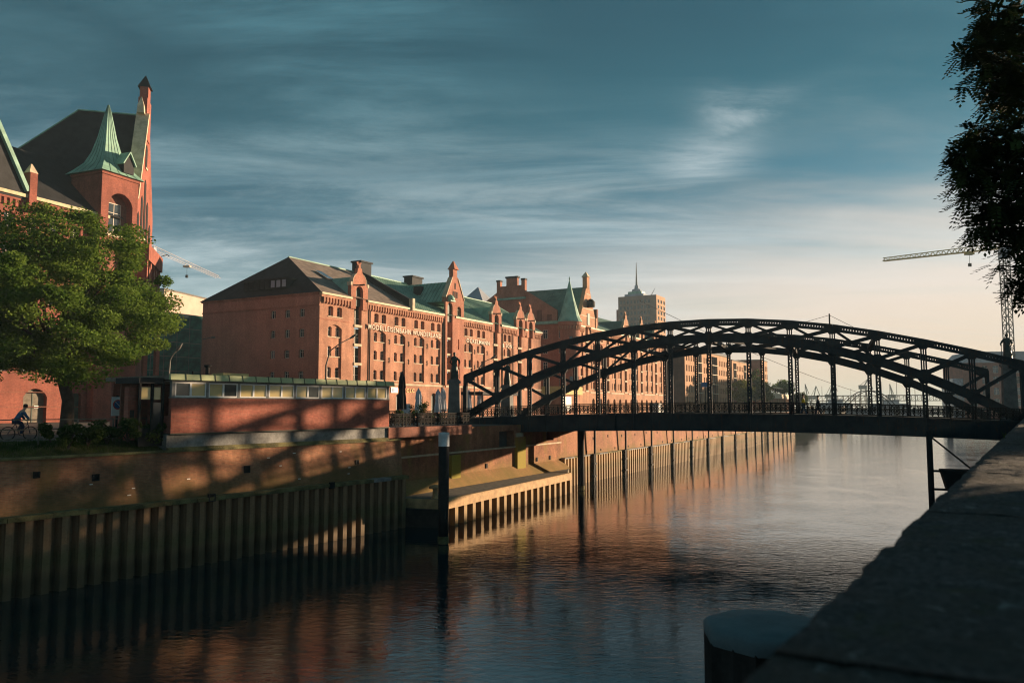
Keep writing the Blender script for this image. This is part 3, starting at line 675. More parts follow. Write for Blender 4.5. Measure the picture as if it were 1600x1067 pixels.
# lateral struts between the two trusses
for k in (3, 5, 7, 9, 11):
    b = MB(); x = S * k; z = zl(k) if k in (5, 7, 9) else zt(k) - .4
    b.bar((x, .2, z), (x, BW - .2, z), .25, .4); b.build('lateral_strut', M['steel'], bridge)
for k0, k1 in ((5, 7), (7, 9)):
    b = MB(); b.bar((S * k0, .2, zl(k0)), (S * k1, BW - .2, zl(k1)), .18, .18); b.bar((S * k0, BW - .2, zl(k0)), (S * k1, .2, zl(k1)), .18, .18); b.build('wind_brace', M['steel'], bridge)
# deck with plate girders
def deck_strip(name, y0, y1, a, c, mat, k0=-1.4, k1=15.4):
    b = MB(); n = 34; vs = []
    for i in range(n + 1):
        k = k0 + (k1 - k0) * i / n; z = zd(k)
        vs += [(S * k, y0, z + a), (S * k, y1, z + a), (S * k, y1, z + c), (S * k, y0, z + c)]
    fs = []
    for i in range(n):
        j = 4 * i
        for e in range(4): fs.append((j + e, j + (e + 1) % 4, j + 4 + (e + 1) % 4, j + 4 + e))
    fs += [(0, 3, 2, 1), (4 * n, 4 * n + 1, 4 * n + 2, 4 * n + 3)]
    return b.add(vs, fs).build(name, mat, bridge)
deck_strip('roadway', .4, BW - .4, -.35, -.02, M['asphalt'])
for y0, y1 in ((-.42, -.30), (BW + .30, BW + .42)): deck_strip('plate_girder', y0, y1, -1.36, 0.0, M['steel'])
for y0, y1 in ((-.58, -.25), (BW + .25, BW + .58)):
    deck_strip('girder_flange', y0, y1, 0.004, .09, M['steel']); deck_strip('girder_flange', y0, y1, -1.45, -1.364, M['steel'])
st = MB()
for i in range(2 * NB + 3):
    k = -.5 + i * .5; b = MB().box(S * k - .04, S * k + .04, -.52, -.422, zd(k) - 1.34, zd(k) - .01); b.build('stiffener', M['steel'], bridge)
    if i % 2:
        b = MB().box(S * k - .15, S * k + .15, -.28, BW + .28, zd(k) - 1.25, zd(k) - .36); b.build('cross_beam', M['steel'], bridge)
for y in (2.0, 4.7, 7.5, 10.3, 13.0): deck_strip('stringer', y - .12, y + .12, -.95, -.36, M['steel'])
# ornamental railings
def railing_panel_mesh(w, h):
    b = MB(); n = 4; u = w / n
    b.box(0, w, -.03, .03, h - .05, h); b.box(0, w, -.025, .025, h - .23, h - .19); b.box(0, w, -.025, .025, .08, .12)
    b.box(-.04, .04, -.04, .04, 0, h + .03)
    for i in range(n):
        cx = u * (i + .5); r = min(u * .42, .27); cz = .45
        for rr, zc, m in ((r, cz, 14), (r * .42, cz, 8)):
            pts = [(cx + rr * math.cos(2*math.pi*j/m), 0, zc + rr * math.sin(2*math.pi*j/m)) for j in range(m)]
            for j in range(m): b.bar(pts[j], pts[(j+1) % m], .045, .055, (0, 1, 0))
        b.bar((u*i, 0, .1), (cx - r*.6, 0, cz - r*.7), .04, .05, (0, 1, 0)); b.bar((u*(i+1), 0, .1), (cx + r*.6, 0, cz - r*.7), .04, .05, (0, 1, 0))
        b.bar((u*i, 0, h - .21), (cx - r*.6, 0, cz + r*.7), .04, .05, (0, 1, 0)); b.bar((u*(i+1), 0, h - .21), (cx + r*.6, 0, cz + r*.7), .04, .05, (0, 1, 0))
        b.box(u*i - .025, u*i + .025, -.02, .02, .1, h - .03)
        for q in (.25, .5, .75): b.box(u*(i+q) - .02, u*(i+q) + .02, -.015, .015, h - .2, h - .05)
    return b.mesh('railing_panel', M['rail'])
rpm = railing_panel_mesh(S / 2, .98)
for y, k0, k1 in ((-.34, -1.0, 15.0), (BW + .34, -1.0, 15.0)):
    k = k0
    while k < k1 - .01:
        o = bpy.data.objects.new('railing_panel', rpm); COL.objects.link(o); o.parent = bridge
        sl = math.atan2(zd(k + .5) - zd(k), S / 2); o.location = (S * k, y, zd(k) + .09); o.rotation_euler = (0, -sl, 0); k += .5
b = MB(); b.lathe([(.07, zt(9.95) - .1), (.06, zt(9.95) + .9)], 8, (S * 9.95, .05)); b.build('signal_pole', M['steel'], bridge)
b = MB(); b.bar((S * 9.95, 0, zt(10) + .8), (S * 10.5, 0, zt(10.5)), .03, .03); b.bar((S * 9.95, 0, zt(10) + .8), (S * 9.4, 0, zt(9.4)), .03, .03); b.build('pole_stay', M['steel'], bridge)

# ------------------------------------------------------------------ figures
def skin(name, verts, edges, rad, mat, parent, sub=1, M_=None):
    me = bpy.data.meshes.new(name); me.from_pydata(verts, edges, []); me.update(); me.materials.append(mat)
    o = bpy.data.objects.new(name, me); COL.objects.link(o); o.parent = parent
    if M_ is not None: o.matrix_basis = M_
    o.modifiers.new('skin', 'SKIN'); sv = me.skin_vertices[0].data if me.skin_vertices else None
    if sv is None:
        bm = bmesh.new(); bm.from_mesh(me); bm.verts.layers.skin.verify(); bm.to_mesh(me); bm.free(); sv = me.skin_vertices[0].data
    for i, r in enumerate(rad):
        sv[i].radius = (r, r) if isinstance(r, (int, float)) else r
        sv[i].use_root = (i == 0)
    if sub: s = o.modifiers.new('subdivision', 'SUBSURF'); s.levels = sub; s.render_levels = sub
    return o
def walker(loc, rz, label, top, legs, h=1.75, stride=.28, arm=.2):
    k = h / 1.75; t = empty('person', loc, rz, label, 'person')
    V = [(0,0,.95),(0,0,1.15),(0,0,1.38),(0,0,1.50),(0,.01,1.62),(0,.02,1.72),
         (-.10,0,.92),(-.10,stride*.5,.5),(-.10,stride*.9,.09),(-.10,stride*.9+.16,.04),
         (.10,0,.92),(.10,-stride*.2,.5),(.10,-stride*.95,.13),(.10,-stride*.95+.15,.05),
         (-.19,0,1.40),(-.23,-arm*.5,1.15),(-.22,-arm*.6+.08,.93),(-.21,-arm*.5+.13,.84),
         (.19,0,1.40),(.23,arm*.4,1.15),(.22,arm*.9,.95),(.21,arm*1.1,.87)]
    V = [(x*k, y*k, z*k) for x, y, z in V]
    Ed = [(0,1),(1,2),(2,3),(3,4),(4,5),(0,6),(6,7),(7,8),(8,9),(0,10),(10,11),(11,12),(12,13),(2,14),(14,15),(15,16),(16,17),(2,18),(18,19),(19,20),(20,21)]
    Rd = [(.14,.10),(.13,.09),(.15,.10),.055,(.075,.09),(.07,.085),.08,.06,.042,.035,.08,.06,.042,.035,.06,.045,.035,.035,.06,.045,.035,.035]
    Rd = [(r*k if isinstance(r,(int,float)) else (r[0]*k,r[1]*k)) for r in Rd]
    skin('body', V, Ed, Rd, M['skin'], t)
    def sub(idx, grow):
        mp = {a: i for i, a in enumerate(idx)}
        return [V[a] for a in idx], [(mp[a], mp[b]) for a, b in Ed if a in mp and b in mp], [(Rd[a]+grow if isinstance(Rd[a],float) else (Rd[a][0]+grow, Rd[a][1]+grow)) for a in idx]
    a, b, c = sub([1,0,2,14,15,16,18,19,20], .025); skin('shirt', a, b, c, top, t)
    a, b, c = sub([0,6,7,8,10,11,12], .022); skin('trousers', a, b, c, legs, t)
    MB().lathe([(.03,1.63*k),(.095,1.66*k),(.105,1.74*k),(.08,1.80*k),(.02,1.825*k)], 10, (0, -.01)).build('hair', M['hair'], t, None, True)
    return t
def brp(k, y): 
    v = MBR @ Vector((S * k, y, zd(k) - .02)); return v
walker(brp(9.27, 1.3), BR - R(90), 'person in yellow shirt and blue trousers walking on the bridge', M['yellow'], M['bluecloth'], 1.78)
walker(brp(9.62, 1.6), BR + R(90), 'person in dark navy clothes walking on the bridge', M['navy'], M['navy'], 1.7, .3)

def statue(loc, rz, label, hp, arm_side):
    t = empty('statue', loc, rz, label, 'statue', 'statues on the bridge pedestals')
    MB().box(-.75, .75, -.75, .75, 0, .45).build('pedestal_base', M['pedestal'], t)
    MB().add([(-.6,-.6,.45),(.6,-.6,.45),(.6,.6,.45),(-.6,.6,.45),(-.5,-.5,hp-.4),(.5,-.5,hp-.4),(.5,.5,hp-.4),(-.5,.5,hp-.4)], [(0,1,5,4),(1,2,6,5),(2,3,7,6),(3,0,4,7)]).build('pedestal_shaft', M['pedestal'], t)
    MB().box(-.62, .62, -.62, .62, hp - .4, hp - .15).build('pedestal_cornice', M['pedestal'], t); MB().box(-.5, .5, -.5, .5, hp - .15, hp).build('pedestal_plinth', M['pedestal'], t)
    b = MB(); n = 14
    pr = [(.40,.34,0,0),(.42,.36,.3,0),(.34,.30,.9,.02),(.29,.24,1.35,.03),(.25,.2,1.6,.03),(.30,.21,1.9,.02),(.34,.2,2.12,.0),(.2,.15,2.25,0),(.09,.09,2.31,0),(.09,.1,2.36,.02),(.13,.15,2.48,.03),(.13,.15,2.60,.03),(.07,.08,2.70,.02)]
    vs = []; fs = []
    for i, (a, c, z, oy) in enumerate(pr):
        for k in range(n):
            th = 2*math.pi*k/n; fl = 1 + (.09 * math.sin(th*5 + z) if z < 1.4 else 0)
            vs.append((a*fl*math.cos(th), c*fl*math.sin(th) - oy, hp + z))
    for i in range(len(pr)-1):
        for k in range(n):
            k2 = (k+1) % n; fs.append((i*n+k, i*n+k2, (i+1)*n+k2, (i+1)*n+k))
    fs.append(tuple((len(pr)-1)*n + k for k in range(n))); b.add(vs, fs); b.build('figure', M['bronze'], t, None, True)
    s = arm_side
    b = MB().tube([(s*.28,0,hp+2.1),(s*.52,-.1,hp+1.75),(s*.55,-.35,hp+1.55),(s*.54,-.42,hp+1.52)], [.1,.085,.06,.05], 8); b.build('arm', M['bronze'], t, None, True)
    b = MB().tube([(-s*.28,0,hp+2.1),(-s*.42,-.05,hp+1.7),(-s*.25,-.3,hp+1.5),(-s*.12,-.34,hp+1.5)], [.1,.085,.06,.05], 8); b.build('arm', M['bronze'], t, None, True)
    MB().tube([(s*.56,-.42,hp+.05),(s*.54,-.42,hp+2.0)], .03, 6).build('staff', M['bronze'], t)
    return t
def st_at(px, py, Y, hp, rz, label, s):
    p = at(px, py, Y); statue((p.x, p.y, 7.0), rz, label, hp, s)
st_at(709.5, 640, 79.0, 4.15, BR + .4, 'bronze robed statue on stone pedestal at the near left bridge end', 1)
p_ = MBR @ Vector((-1.6, BW, 0)); statue((p_.x, p_.y, 7.0), BR, 'bronze robed statue behind the truss at the far left bridge end', 4.0, -1)
pp = at(1574.5, 560, 74.5); statue((pp.x, pp.y, 7.0), BR, 'bronze robed statue on pedestal at the right end of the bridge', 5.6, -1)
# ------------------------------------------------------------------ buildings
def loc(Mf, px, py, y=0.0):
    Mi = Mf.inverted(); o_ = Mi @ Vector((0, 0, EYE)); d_ = Mi.to_3x3() @ ray(px, py); k = (y - o_.y) / d_.y; return o_ + d_ * k
WM = {}
def window_meshes(w, h, style='casement', fm='frame', gm='glass'):
    key = (round(w, 2), round(h, 2), style, fm, gm)
    if key not in WM:
        b = MB(); t = .075
        for a, c, d, e in ((0, w, 0, t), (0, w, h - t, h), (0, t, t, h - t), (w - t, w, t, h - t)): b.box(a, c, 0, .08, d, e)
        if style == 'casement': b.box(w/2 - .035, w/2 + .035, .01, .07, t, h - t); b.box(t, w - t, .015, .065, h * .66, h * .66 + .06)
        WM[key] = (b.mesh('window', M[fm]), MB().box(t * .5, w - t * .5, .045, .06, t * .5, h - t * .5).mesh('pane', M[gm]))
    return WM[key]
def put_window(parent, ML, x, z, w, h, y, style='casement', fm='frame', gm='glass', pane=True):
    a, b = window_meshes(w, h, style, fm, gm)
    o = bpy.data.objects.new('window', a); COL.objects.link(o); o.parent = parent; o.matrix_basis = ML @ T((x - w/2, y, z))
    if gm == 'glass':
        r_ = random.random()
        if r_ < .34: b = window_meshes(w, h, style, fm, 'dark' if r_ < .16 else ('glassP' if r_ < .26 else 'grey'))[1]
    q = bpy.data.objects.new('pane', b); COL.objects.link(q); q.parent = o
    return o
I4 = Matrix.Identity(4)
def half_gable(tc, half, zb, pts, hole, side):
    """one half of a pointed gable outline with an arched opening; pts: (dx, z) from foot to top, hole: (hw, z0, z1)"""
    hw, h0, h1 = hole; arc = [(hw * math.sin(math.pi/2 * i / 6), h1 - hw + hw * math.cos(math.pi/2 * i / 6)) for i in range(7)]
    poly = [(half, zb)] + pts + [(0, pts[-1][1])] if pts[-1][0] > 0.001 else [(half, zb)] + pts
    poly = poly + arc + [(hw, h0)] + ([(hw, zb)] if h0 > zb + .01 else [])
    if h0 > zb + .01: poly = [(half, zb)] + pts + ([(0, pts[-1][1])] if pts[-1][0] > .001 else []) + arc + [(hw, zb)]
    return [(tc + side * x, z) for x, z in (poly if side > 0 else poly[::-1])]
def lucarne(bld, ML, tc, half, zb, zsh, ztop, brick_m, roof_m, roof_len, hole_hw=.72, hole=(None, None), yf=-.25):
    h0, h1 = hole; n = ztop - zsh
    pts = [(half, zsh), (half * .84, zsh + .12), (half * .8, zsh + n * .28), (half * .64, zsh + n * .46), (half * .42, zsh + n * .58), (half * .30, zsh + n * .66), (half * .24, zsh + n * .86), (0, zsh + n * .95)]
    b = MB(ML)
    for s in (1, -1): b.prism(half_gable(tc, half, zb, pts, (hole_hw, h0, h1), s), yf, .3)
    g = b.build('gable', brick_m, bld)
    c = MB(ML)
    for s in (1, -1):
        for (x0, z0), (x1, z1) in zip(pts[1:4], pts[2:5]): c.bar((tc + s * x0, .02, z0 + .03), (tc + s * x1, .02, z1 + .03), .6, .07, (0, 0, 1))
        c.box(tc + s * half - .16, tc + s * half + .16, yf - .06, .36, zsh - .1, zsh + .38)
    c.build('coping', M['stone'], g)
    f = MB(ML); f.box(tc - .2, tc + .2, yf + .05, .25, ztop - .5, ztop + .1); f.bar((tc - .1, 0, ztop), (tc - .42, 0, ztop + .55), .2, .16, (0, 1, 0)); f.bar((tc + .1, 0, ztop), (tc + .42, 0, ztop + .55), .2, .16, (0, 1, 0)); f.lathe([(.2, ztop + .1), (.02, ztop + .7)], 4, (tc, .02), ph=math.pi/4); f.build('finial', brick_m, g)
    r = MB(ML); e = zb + (zsh - zb) * .55; rz = zsh + n * .5
    r.prism([(tc - half - .15, e), (tc + half + .15, e), (tc, rz)], .3, roof_len); r.build('dormer_roof', roof_m, bld)
    MB(ML).box(tc - hole_hw, tc + hole_hw, .22, .28, h0, h1).build('loading_door', M['door'], bld)
    MB(ML).bar((tc, -1.1, h1 + .15), (tc, .2, h1 + .15), .16, .2).build('hoist_beam', M['pile'], bld)
def text(name, body, size, mat, parent, Mx, width=None, ext=.03):
    cu = bpy.data.curves.new(name, 'FONT'); cu.body = body; cu.size = size; cu.extrude = ext; cu.offset = size * .006; cu.resolution_u = 2; cu.space_character = 1.22
    o = bpy.data.objects.new(name, cu); COL.objects.link(o)
    bpy.context.view_layer.update()
    me = bpy.data.meshes.new_from_object(o.evaluated_get(bpy.context.evaluated_depsgraph_get()))
    bpy.data.objects.remove(o)
    xs = [v.co.x for v in me.vertices]; ys = [v.co.y for v in me.vertices]; k = (width / (max(xs) - min(xs))) if width else 1
    ky = size / max(.01, (max(ys) - min(ys)))
    for v in me.vertices: v.co = Vector(((v.co.x - min(xs)) * k, -v.co.z, (v.co.y - min(ys)) * ky))
    bm = bmesh.new(); bm.from_mesh(me); bm.faces.ensure_lookup_table(); left = set(bm.faces); k_ = 0
    while left:                                       # every letter is a piece of its own
        st_ = [left.pop()]; isl = [st_[0]]
        while st_:
            f = st_.pop()
            for v in f.verts:
                for g_ in v.link_faces:
                    if g_ in left: left.discard(g_); st_.append(g_); isl.append(g_)
        vs = list({v for f in isl for v in f.verts}); ix = {v: i for i, v in enumerate(vs)}
        b = MB(); b.add([v.co for v in vs], [[ix[v] for v in f.verts] for f in isl]); b.build('letter', mat, parent, Mx)
    bm.free(); bpy.data.meshes.remove(me)

def speicher(bld, L, base, led, eave, rows, pairs, slots, bm, doors=(), panel_top=None, ww=.95, gap=.85, ML=I4, ground=True, x0=0.0, dent=True):
    top = rows[-1]; low = rows[:-1]; ops = []; inn = []
    for tc in pairs:
        if low: ops.append((tc - 1.35, tc + 1.35, led + .3, panel_top, .5))
        for s in (-1, 1):
            ops.append((tc + s*gap - ww/2, tc + s*gap + ww/2, top[0], top[1], .14))
            for r in rows: inn.append((tc + s*gap - ww/2, tc + s*gap + ww/2, r[0], r[1], .14))
    for a, b_ in slots: ops.append((a, b_, led + .15, eave + .2, 0)); inn.append((a, b_, led + .15, eave + .2, 0))
    if ground:
        for d in doors: ops.append((d[0] - d[1]/2, d[0] + d[1]/2, base + .05, d[2], d[1] * .32)); inn.append((d[0] - d[1]/2 - .01, d[0] + d[1]/2 + .01, base + .05, d[2], d[1]*.32))
    MB(ML).grid_wall(x0, L, base, eave + .2, ops, 0, .22).build('wall', bm, bld)
    MB(ML).grid_wall(x0, L, base, eave + .2, inn, .22, .30).build('inner_wall', bm, bld)
    for tc in pairs:
        for s in (-1, 1):
            for r in rows:
                put_window(bld, ML, tc + s*gap, r[0], ww, r[1] - r[0], .42)
        for r in rows:
            if r is top: MB(ML).box(tc - gap - ww/2 - .08, tc + gap + ww/2 + .08, -.07, .1, r[0] - .12, r[0] - .002).build('sill', M['stone'], bld)
            else: MB(ML).box(tc - gap - ww/2 - .05, tc + gap + ww/2 + .05, .12, .34, r[0] - .12, r[0] - .002).build('sill', M['stone'], bld)
    if ground:
        for d in doors:
            o = MB(ML).box(d[0] - d[1]/2, d[0] + d[1]/2, .40, .46, base + .06, d[2]).build('door', M['door'], bld)
            MB(ML).box(d[0] - .04, d[0] + .04, .37, .40, base + .06, d[2] - .3).build('door_mullion', M['frame'], o)
    if dent:
        fr = MB(ML); x = x0 + .5
        while x < L - .5:
            if not any(a - .9 < x < b_ + .9 for a, b_ in slots): fr.box(x, x + .26, -.28, .0, eave - 1.02, eave - .42); fr.box(x + .04, x + .22, -.2, .0, eave - 1.2, eave - 1.02)
            x += .58
        fr.build('corbel_frieze', bm, bld)
        prev = x0
        for a, b_ in list(slots) + [(L, L)]:
            if a - prev > .5:
                MB(ML).box(prev, a - (.0 if a == L else .9), -.30, .02, eave - .42, eave - .1).build('cornice', bm, bld)
                MB(ML).box(prev - .05, a - (.0 if a == L else .9), -.46, .02, eave - .1, eave + .16).build('gutter', M['gutter'], bld)
                MB(ML).box(prev, a - (.0 if a == L else .9), -.05, .02, top[0] - .55, top[0] - .42).build('string_course', M['brickA2'], bld)
                MB(ML).box(prev, a - (.0 if a == L else .9), -.13, .02, led - .22, led + .06).build('ledge', M['stone'], bld)
            prev = b_ + .9
def bay_doors(bld, a, b_, zs, ML=I4):
    for z0, z1 in zs:
        o = MB(ML).box(a, b_, .50, .56, z0, z1).build('loading_door', M['door'], bld)
        c = (a + b_) / 2
        d = MB(ML); d.box(c - .05, c + .05, .46, .50, z0, z1); d.box(a, a + .12, .44, .50, z0, z1); d.box(a, b_, .46, .499, z0 + (z1 - z0) * .42, z0 + (z1 - z0) * .42 + .07); d.build('door_frame', M['frame'], o)
        MB(ML).box(a - .02, b_ + .02, -.12, .5, z0 - .36, z0 - .01).build('lintel_slab', M['stone'], bld)

M['brickE'] = brick('brick_end_wall', (0.50, 0.20, 0.13), (0.42, 0.155, 0.10), (0.40, 0.22, 0.16), 0.2)
# ---- warehouse with the white lettering
AO = Vector((-24.31, 100.0, 0)); MA = T(AO) @ RZ(FR); EA = 22.75
wa = empty('brick_warehouse', AO, FR, 'long orange brick warehouse with hipped roof and white wall lettering', 'warehouse')
rowsA = [(12.15, 13.5), (14.9, 16.2), (17.45, 18.75), (20.05, 21.35)]
slotA = [(6.75, 8.3), (29.2, 30.7), (44.5, 46.0), (53.7, 55.2), (58.0, 59.3)]
speicher(wa, 63.4, STREET, 11.7, EA, rowsA, [2.95, 12.4, 17.05, 21.95, 26.4, 36.2, 40.3, 49.6], slotA, M['brickA'],
    [(2.9, 1.5, 10.3), (12.4, 1.5, 10.3), (16.9, 1.3, 10.3), (22.3, 1.3, 10.3), (26.0, 1.6, 10.5), (36.2, 1.5, 10.3), (40.3, 1.5, 10.3), (49.6, 1.5, 10.3)], 19.0)
zbay = [(11.85, 13.75), (14.3, 16.3), (16.85, 18.85), (19.4, 21.4)]
for a, b_ in slotA: bay_doors(wa, a, b_, zbay)
for a, b_, tc in ((6.75, 8.3, 7.52), (44.5, 46.0, 45.25), (53.7, 55.2, 54.45), (58.0, 59.3, 58.65)):
    lucarne(wa, I4, tc, 1.75, EA - 1.3, EA + 1.9, EA + 4.6, M['brickA2'], M['copper'], 8.0, .74, (21.9, 24.6))
# end wall
ME_ = Matrix(((0, 1, 0, 0), (-1, 0, 0, 21.2), (0, 0, 1, 0), (0, 0, 0, 1)))
eo = []
for u in (2.93, 5.4, 7.9):
    for z0 in (19.9, 17.3, 14.65, 11.9): eo.append((21.2 - u - .42, 21.2 - u + .42, z0, z0 + 1.05, .06))
MB(ME_).grid_wall(0, 21.2, STREET, EA + .2, eo, 0.003, .3).build('end_wall', M['brickE'], wa)
for a in eo: put_window(wa, ME_, (a[0] + a[1]) / 2, a[2], .84, 1.05, .22)
MB(ME_).box(0, 21.2, -.10, 0.0, EA - 1.55, EA - 1.38).build('end_string', M['brickA2'], wa)
MB(ME_).box(-.15, 21.0, -.18, .0, EA - .05, EA + .2).build('end_cornice', M['brickA2'], wa)
# roof
ZR = 29.2; ue = -.42; ub = 21.6; um = 10.6; e0 = -.25
MB().add([(e0, ue, EA + .17), (e0, ub, EA + .17), (5.3, um, ZR)], [(0, 2, 1)]).build('hip_roof', M['slateD'], wa)  # hip slope lies in shade; its darkness is put into the slate colour
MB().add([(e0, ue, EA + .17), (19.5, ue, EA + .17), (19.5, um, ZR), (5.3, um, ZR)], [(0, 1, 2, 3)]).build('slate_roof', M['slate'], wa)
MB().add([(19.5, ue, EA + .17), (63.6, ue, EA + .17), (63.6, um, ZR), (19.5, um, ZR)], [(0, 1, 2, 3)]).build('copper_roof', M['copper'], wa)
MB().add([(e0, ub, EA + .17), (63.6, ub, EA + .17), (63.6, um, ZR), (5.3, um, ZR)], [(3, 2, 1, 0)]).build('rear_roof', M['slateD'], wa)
MB().add([(63.4, 0, STREET), (63.4, 21.2, STREET), (63.4, 21.2, EA), (63.4, um, ZR - .1), (63.4, 0, EA)], [(0, 1, 2, 3, 4)]).build('rear_gable', M['brickA2'], wa)
MB().bar((5.3, um, ZR + .03), (63.6, um, ZR + .03), .3, .16).build('ridge_cap', M['copper'], wa)
b = MB(); b.add([(19.3, ue - .1, EA - .2), (19.7, ue - .1, EA - .2), (19.7, ue - .1, EA + 1.3), (19.3, ue - .1, EA + 1.3), (19.3, um, ZR - .5), (19.7, um, ZR - .5), (19.7, um, ZR + .75), (19.3, um, ZR + .75)],
    [(0, 1, 2, 3), (3, 2, 6, 7), (0, 3, 7, 4), (1, 5, 6, 2), (4, 7, 6, 5)]); b.build('fire_wall', M['slateD'], wa)
MB().box(19.2, 19.8, ue - .25, ue + .4, EA - .2, EA + 1.6).build('fire_wall_head', M['stone'], wa)
# copper standing seams on the roof slopes
sm_ = MB(); x = 20.3; dz = (ZR - EA - .17); L_ = um - ue
while x < 63:
    sm_.bar((x, ue, EA + .19), (x, um, ZR + .02), .05, .07); x += .75
sm_.build('roof_seams', M['copperD'], wa)
for t_, uu, ww_, hh in ((19.3, 10.0, 2.6, 1.7), (33.2, 10.2, 3.0, 1.4)):
    o = MB().box(t_, t_ + ww_, uu - .8, uu + .9, ZR - .6, ZR + hh - .25).build('roof_hatch', M['slateD'], wa); MB().box(t_ - .15, t_ + ww_ + .15, uu - 1, uu + 1.1, ZR + hh - .25, ZR + hh).build('hatch_lid', M['slateD'], o)
# strip dormer on the hip
hd = MB(); nrm = Vector((-(ZR - EA), 0, 5.5)).normalized()
def hip_pt(u, f): return Vector((e0 + 5.55 * f, u, EA + .17 + (ZR - EA - .17) * f))
for i in range(8):
    u = 6.3 + .98 * i; p = hip_pt(u, .17)
    o = MB().box(p.x - .55, p.x + 1.2, u - .42, u + .42, p.z - .05, p.z + 1.15).build('dormer_window', M['slateD'], wa)
    MB().box(p.x - .58, p.x - .552, u - .34, u + .34, p.z + .08, p.z + 1.0).build('pane', M['hull'] if i < 3 else M['dark'], o)
p = hip_pt(5.0, .17); MB().box(p.x - .75, p.x + 2.4, 5.6, 13.9, p.z + 1.152, p.z + 1.28).build('dormer_roof', M['slateD'], wa)
o = MB().add([(6.2, 4.2, 25.85), (7.6, 4.2, 25.85), (7.6, 6.6, 27.2), (6.2, 6.6, 27.2)], [(0, 1, 2, 3)]).build('skylight', M['towerglass'], wa)
# big gabled bay
tc = 31.4; hw = 2.75
b = MB(); b.grid_wall(tc - hw, tc + hw, 11.8, 25.0, [(29.2, 30.7, 11.9, 25.0, .75), (32.0, 33.3, 22.9, 24.6, .5), (32.4, 32.75, 17.6, 19.3, .1), (32.4, 32.75, 14.4, 16.0, .1)], -.32, .3)
b.add([(tc - hw, -.32, 11.8), (tc - hw, 0, 11.8), (tc - hw, 0, 25), (tc - hw, -.32, 25)], [(0, 3, 2, 1)]); b.add([(tc + hw, -.32, 11.8), (tc + hw, 0, 11.8), (tc + hw, 0, 25), (tc + hw, -.32, 25)], [(0, 1, 2, 3)])
gw = b.build('gable_bay', M['brickA2'], wa)
gp = [(tc - hw, 25), (tc + hw, 25), (tc + hw, 25.6), (tc + .95, 28.9), (tc + .75, 29.3), (tc - .75, 29.3), (tc - .95, 28.9), (tc - hw, 25.6)]
MB().prism(gp, -.32, .35).build('gable', M['brickA2'], wa)
MB().box(tc - .62, tc + .62, -.3, .45, 29.3, 30.5).build('gable_head', M['brickA2'], wa)
MB().lathe([(.98, 30.5), (.12, 31.9)], 4, (tc, .05), ph=math.pi/4).build('gable_cap', M['brickA2'], wa)
c = MB()
for s in (-1, 1): c.bar((tc + s*hw, 0, 25.75), (tc + s*.9, 0, 29.1), .85, .16)
c.build('gable_coping', M['stone'], wa)
for z0 in (25.9, 27.3):
    for s in (-.55, .0, .55):
        if z0 > 27 and s: continue
        o = MB().box(tc + s - .16, tc + s + .16, -.36, -.3, z0, z0 + 1.0).build('blind_slit', M['dark'], wa)
o = MB().box(tc - 2.15, tc - .75, -.9, -.3, 25.1, 25.3).build('hoist_hood', M['copper'], wa); MB().lathe([(.75, 25.3), (.7, 25.7), (.4, 26.1), (.03, 26.3)], 12, (tc - 1.45, -.35)).build('hood_dome', M['copper'], o, None, True)
put_window(wa, I4, 32.65, 22.9, 1.3, 1.7, -.08, gm='dark', fm='stone'); MB().box(29.2, 30.7, .0, .06, 21.9, 25.0).build('loading_door', M['door'], wa)
MB().prism([(tc - hw - .3, 25.0), (tc + hw + .3, 25.0), (tc, 28.6)], .36, 12).build('gable_roof', M['copper'], wa)
b = MB(); y = .7
while y < 12:
    for s in (-1, 1): b.bar((tc + s*(hw + .3), y, 25.04), (tc, y, 28.64), .05, .06)
    y += .7
b.build('gable_roof_seams', M['copperD'], wa)
o = MB().box(tc - 1.8, tc - .9, 5.2, 6.6, 26.4, 28.0).build('roof_dormer', M['slateD'], wa)
for t_ in (10.0, 28.35, 34.3, 47.6, 51.6): MB().tube([(t_, -.12, STREET), (t_, -.12, EA - .4)], .085, 8).build('downpipe', M['pile'], wa)
for t_ in (14.6, 19.3, 24.1, 38.2, 42.4):
    for z0 in (14.6, 17.2):
        b = MB(); b.bar((t_ - .05, -.05, z0), (t_ - .05, -.05, z0 + .8), .05, .06); b.bar((t_ - .3, -.05, z0 + .15), (t_ + .15, -.05, z0 + .3), .05, .05); b.bar((t_ - .3, -.05, z0 + .65), (t_ + .15, -.05, z0 + .5), .05, .05); b.build('wall_anchor', M['pile'], wa)
text('lettering', 'MODELLEISENBAHN WUNDERLAND', .72, M['letters'], wa, T((9.5, -.24, 19.0)), 18.0)
text('lettering', 'OCKELMANN', .72, M['letters'], wa, T((35.4, -.06, 18.98)), 7.6)
text('lettering', '& SONS', .72, M['letters'], wa, T((47.7, -.06, 18.98)), 4.2)
text('lettering', 'CLC', .55, M['lettersY'], wa, T((18.7, -.06, 10.5)), 2.0)
o = MB().box(15.0, 16.6, -.09, -.02, 10.4, 11.2).build('shop_sign', M['white'], wa); MB().tube([(15.5, -.12, 10.8), (15.5, -.09, 10.8)], .28, 14).build('sign_roundel', M['blue'], o)
put = at(324, 529, 109.5); 
b = MB(MA.inverted()); p1 = at(317, 530, 110); p2 = at(331, 527, 107.5); b.tube([p1, p2], [.06, .05], 6); b.tube([p2, p2 + Vector((.5, -.3, -.05))], [.16, .12], 6); b.build('wall_lamp', M['craneG'], wa)

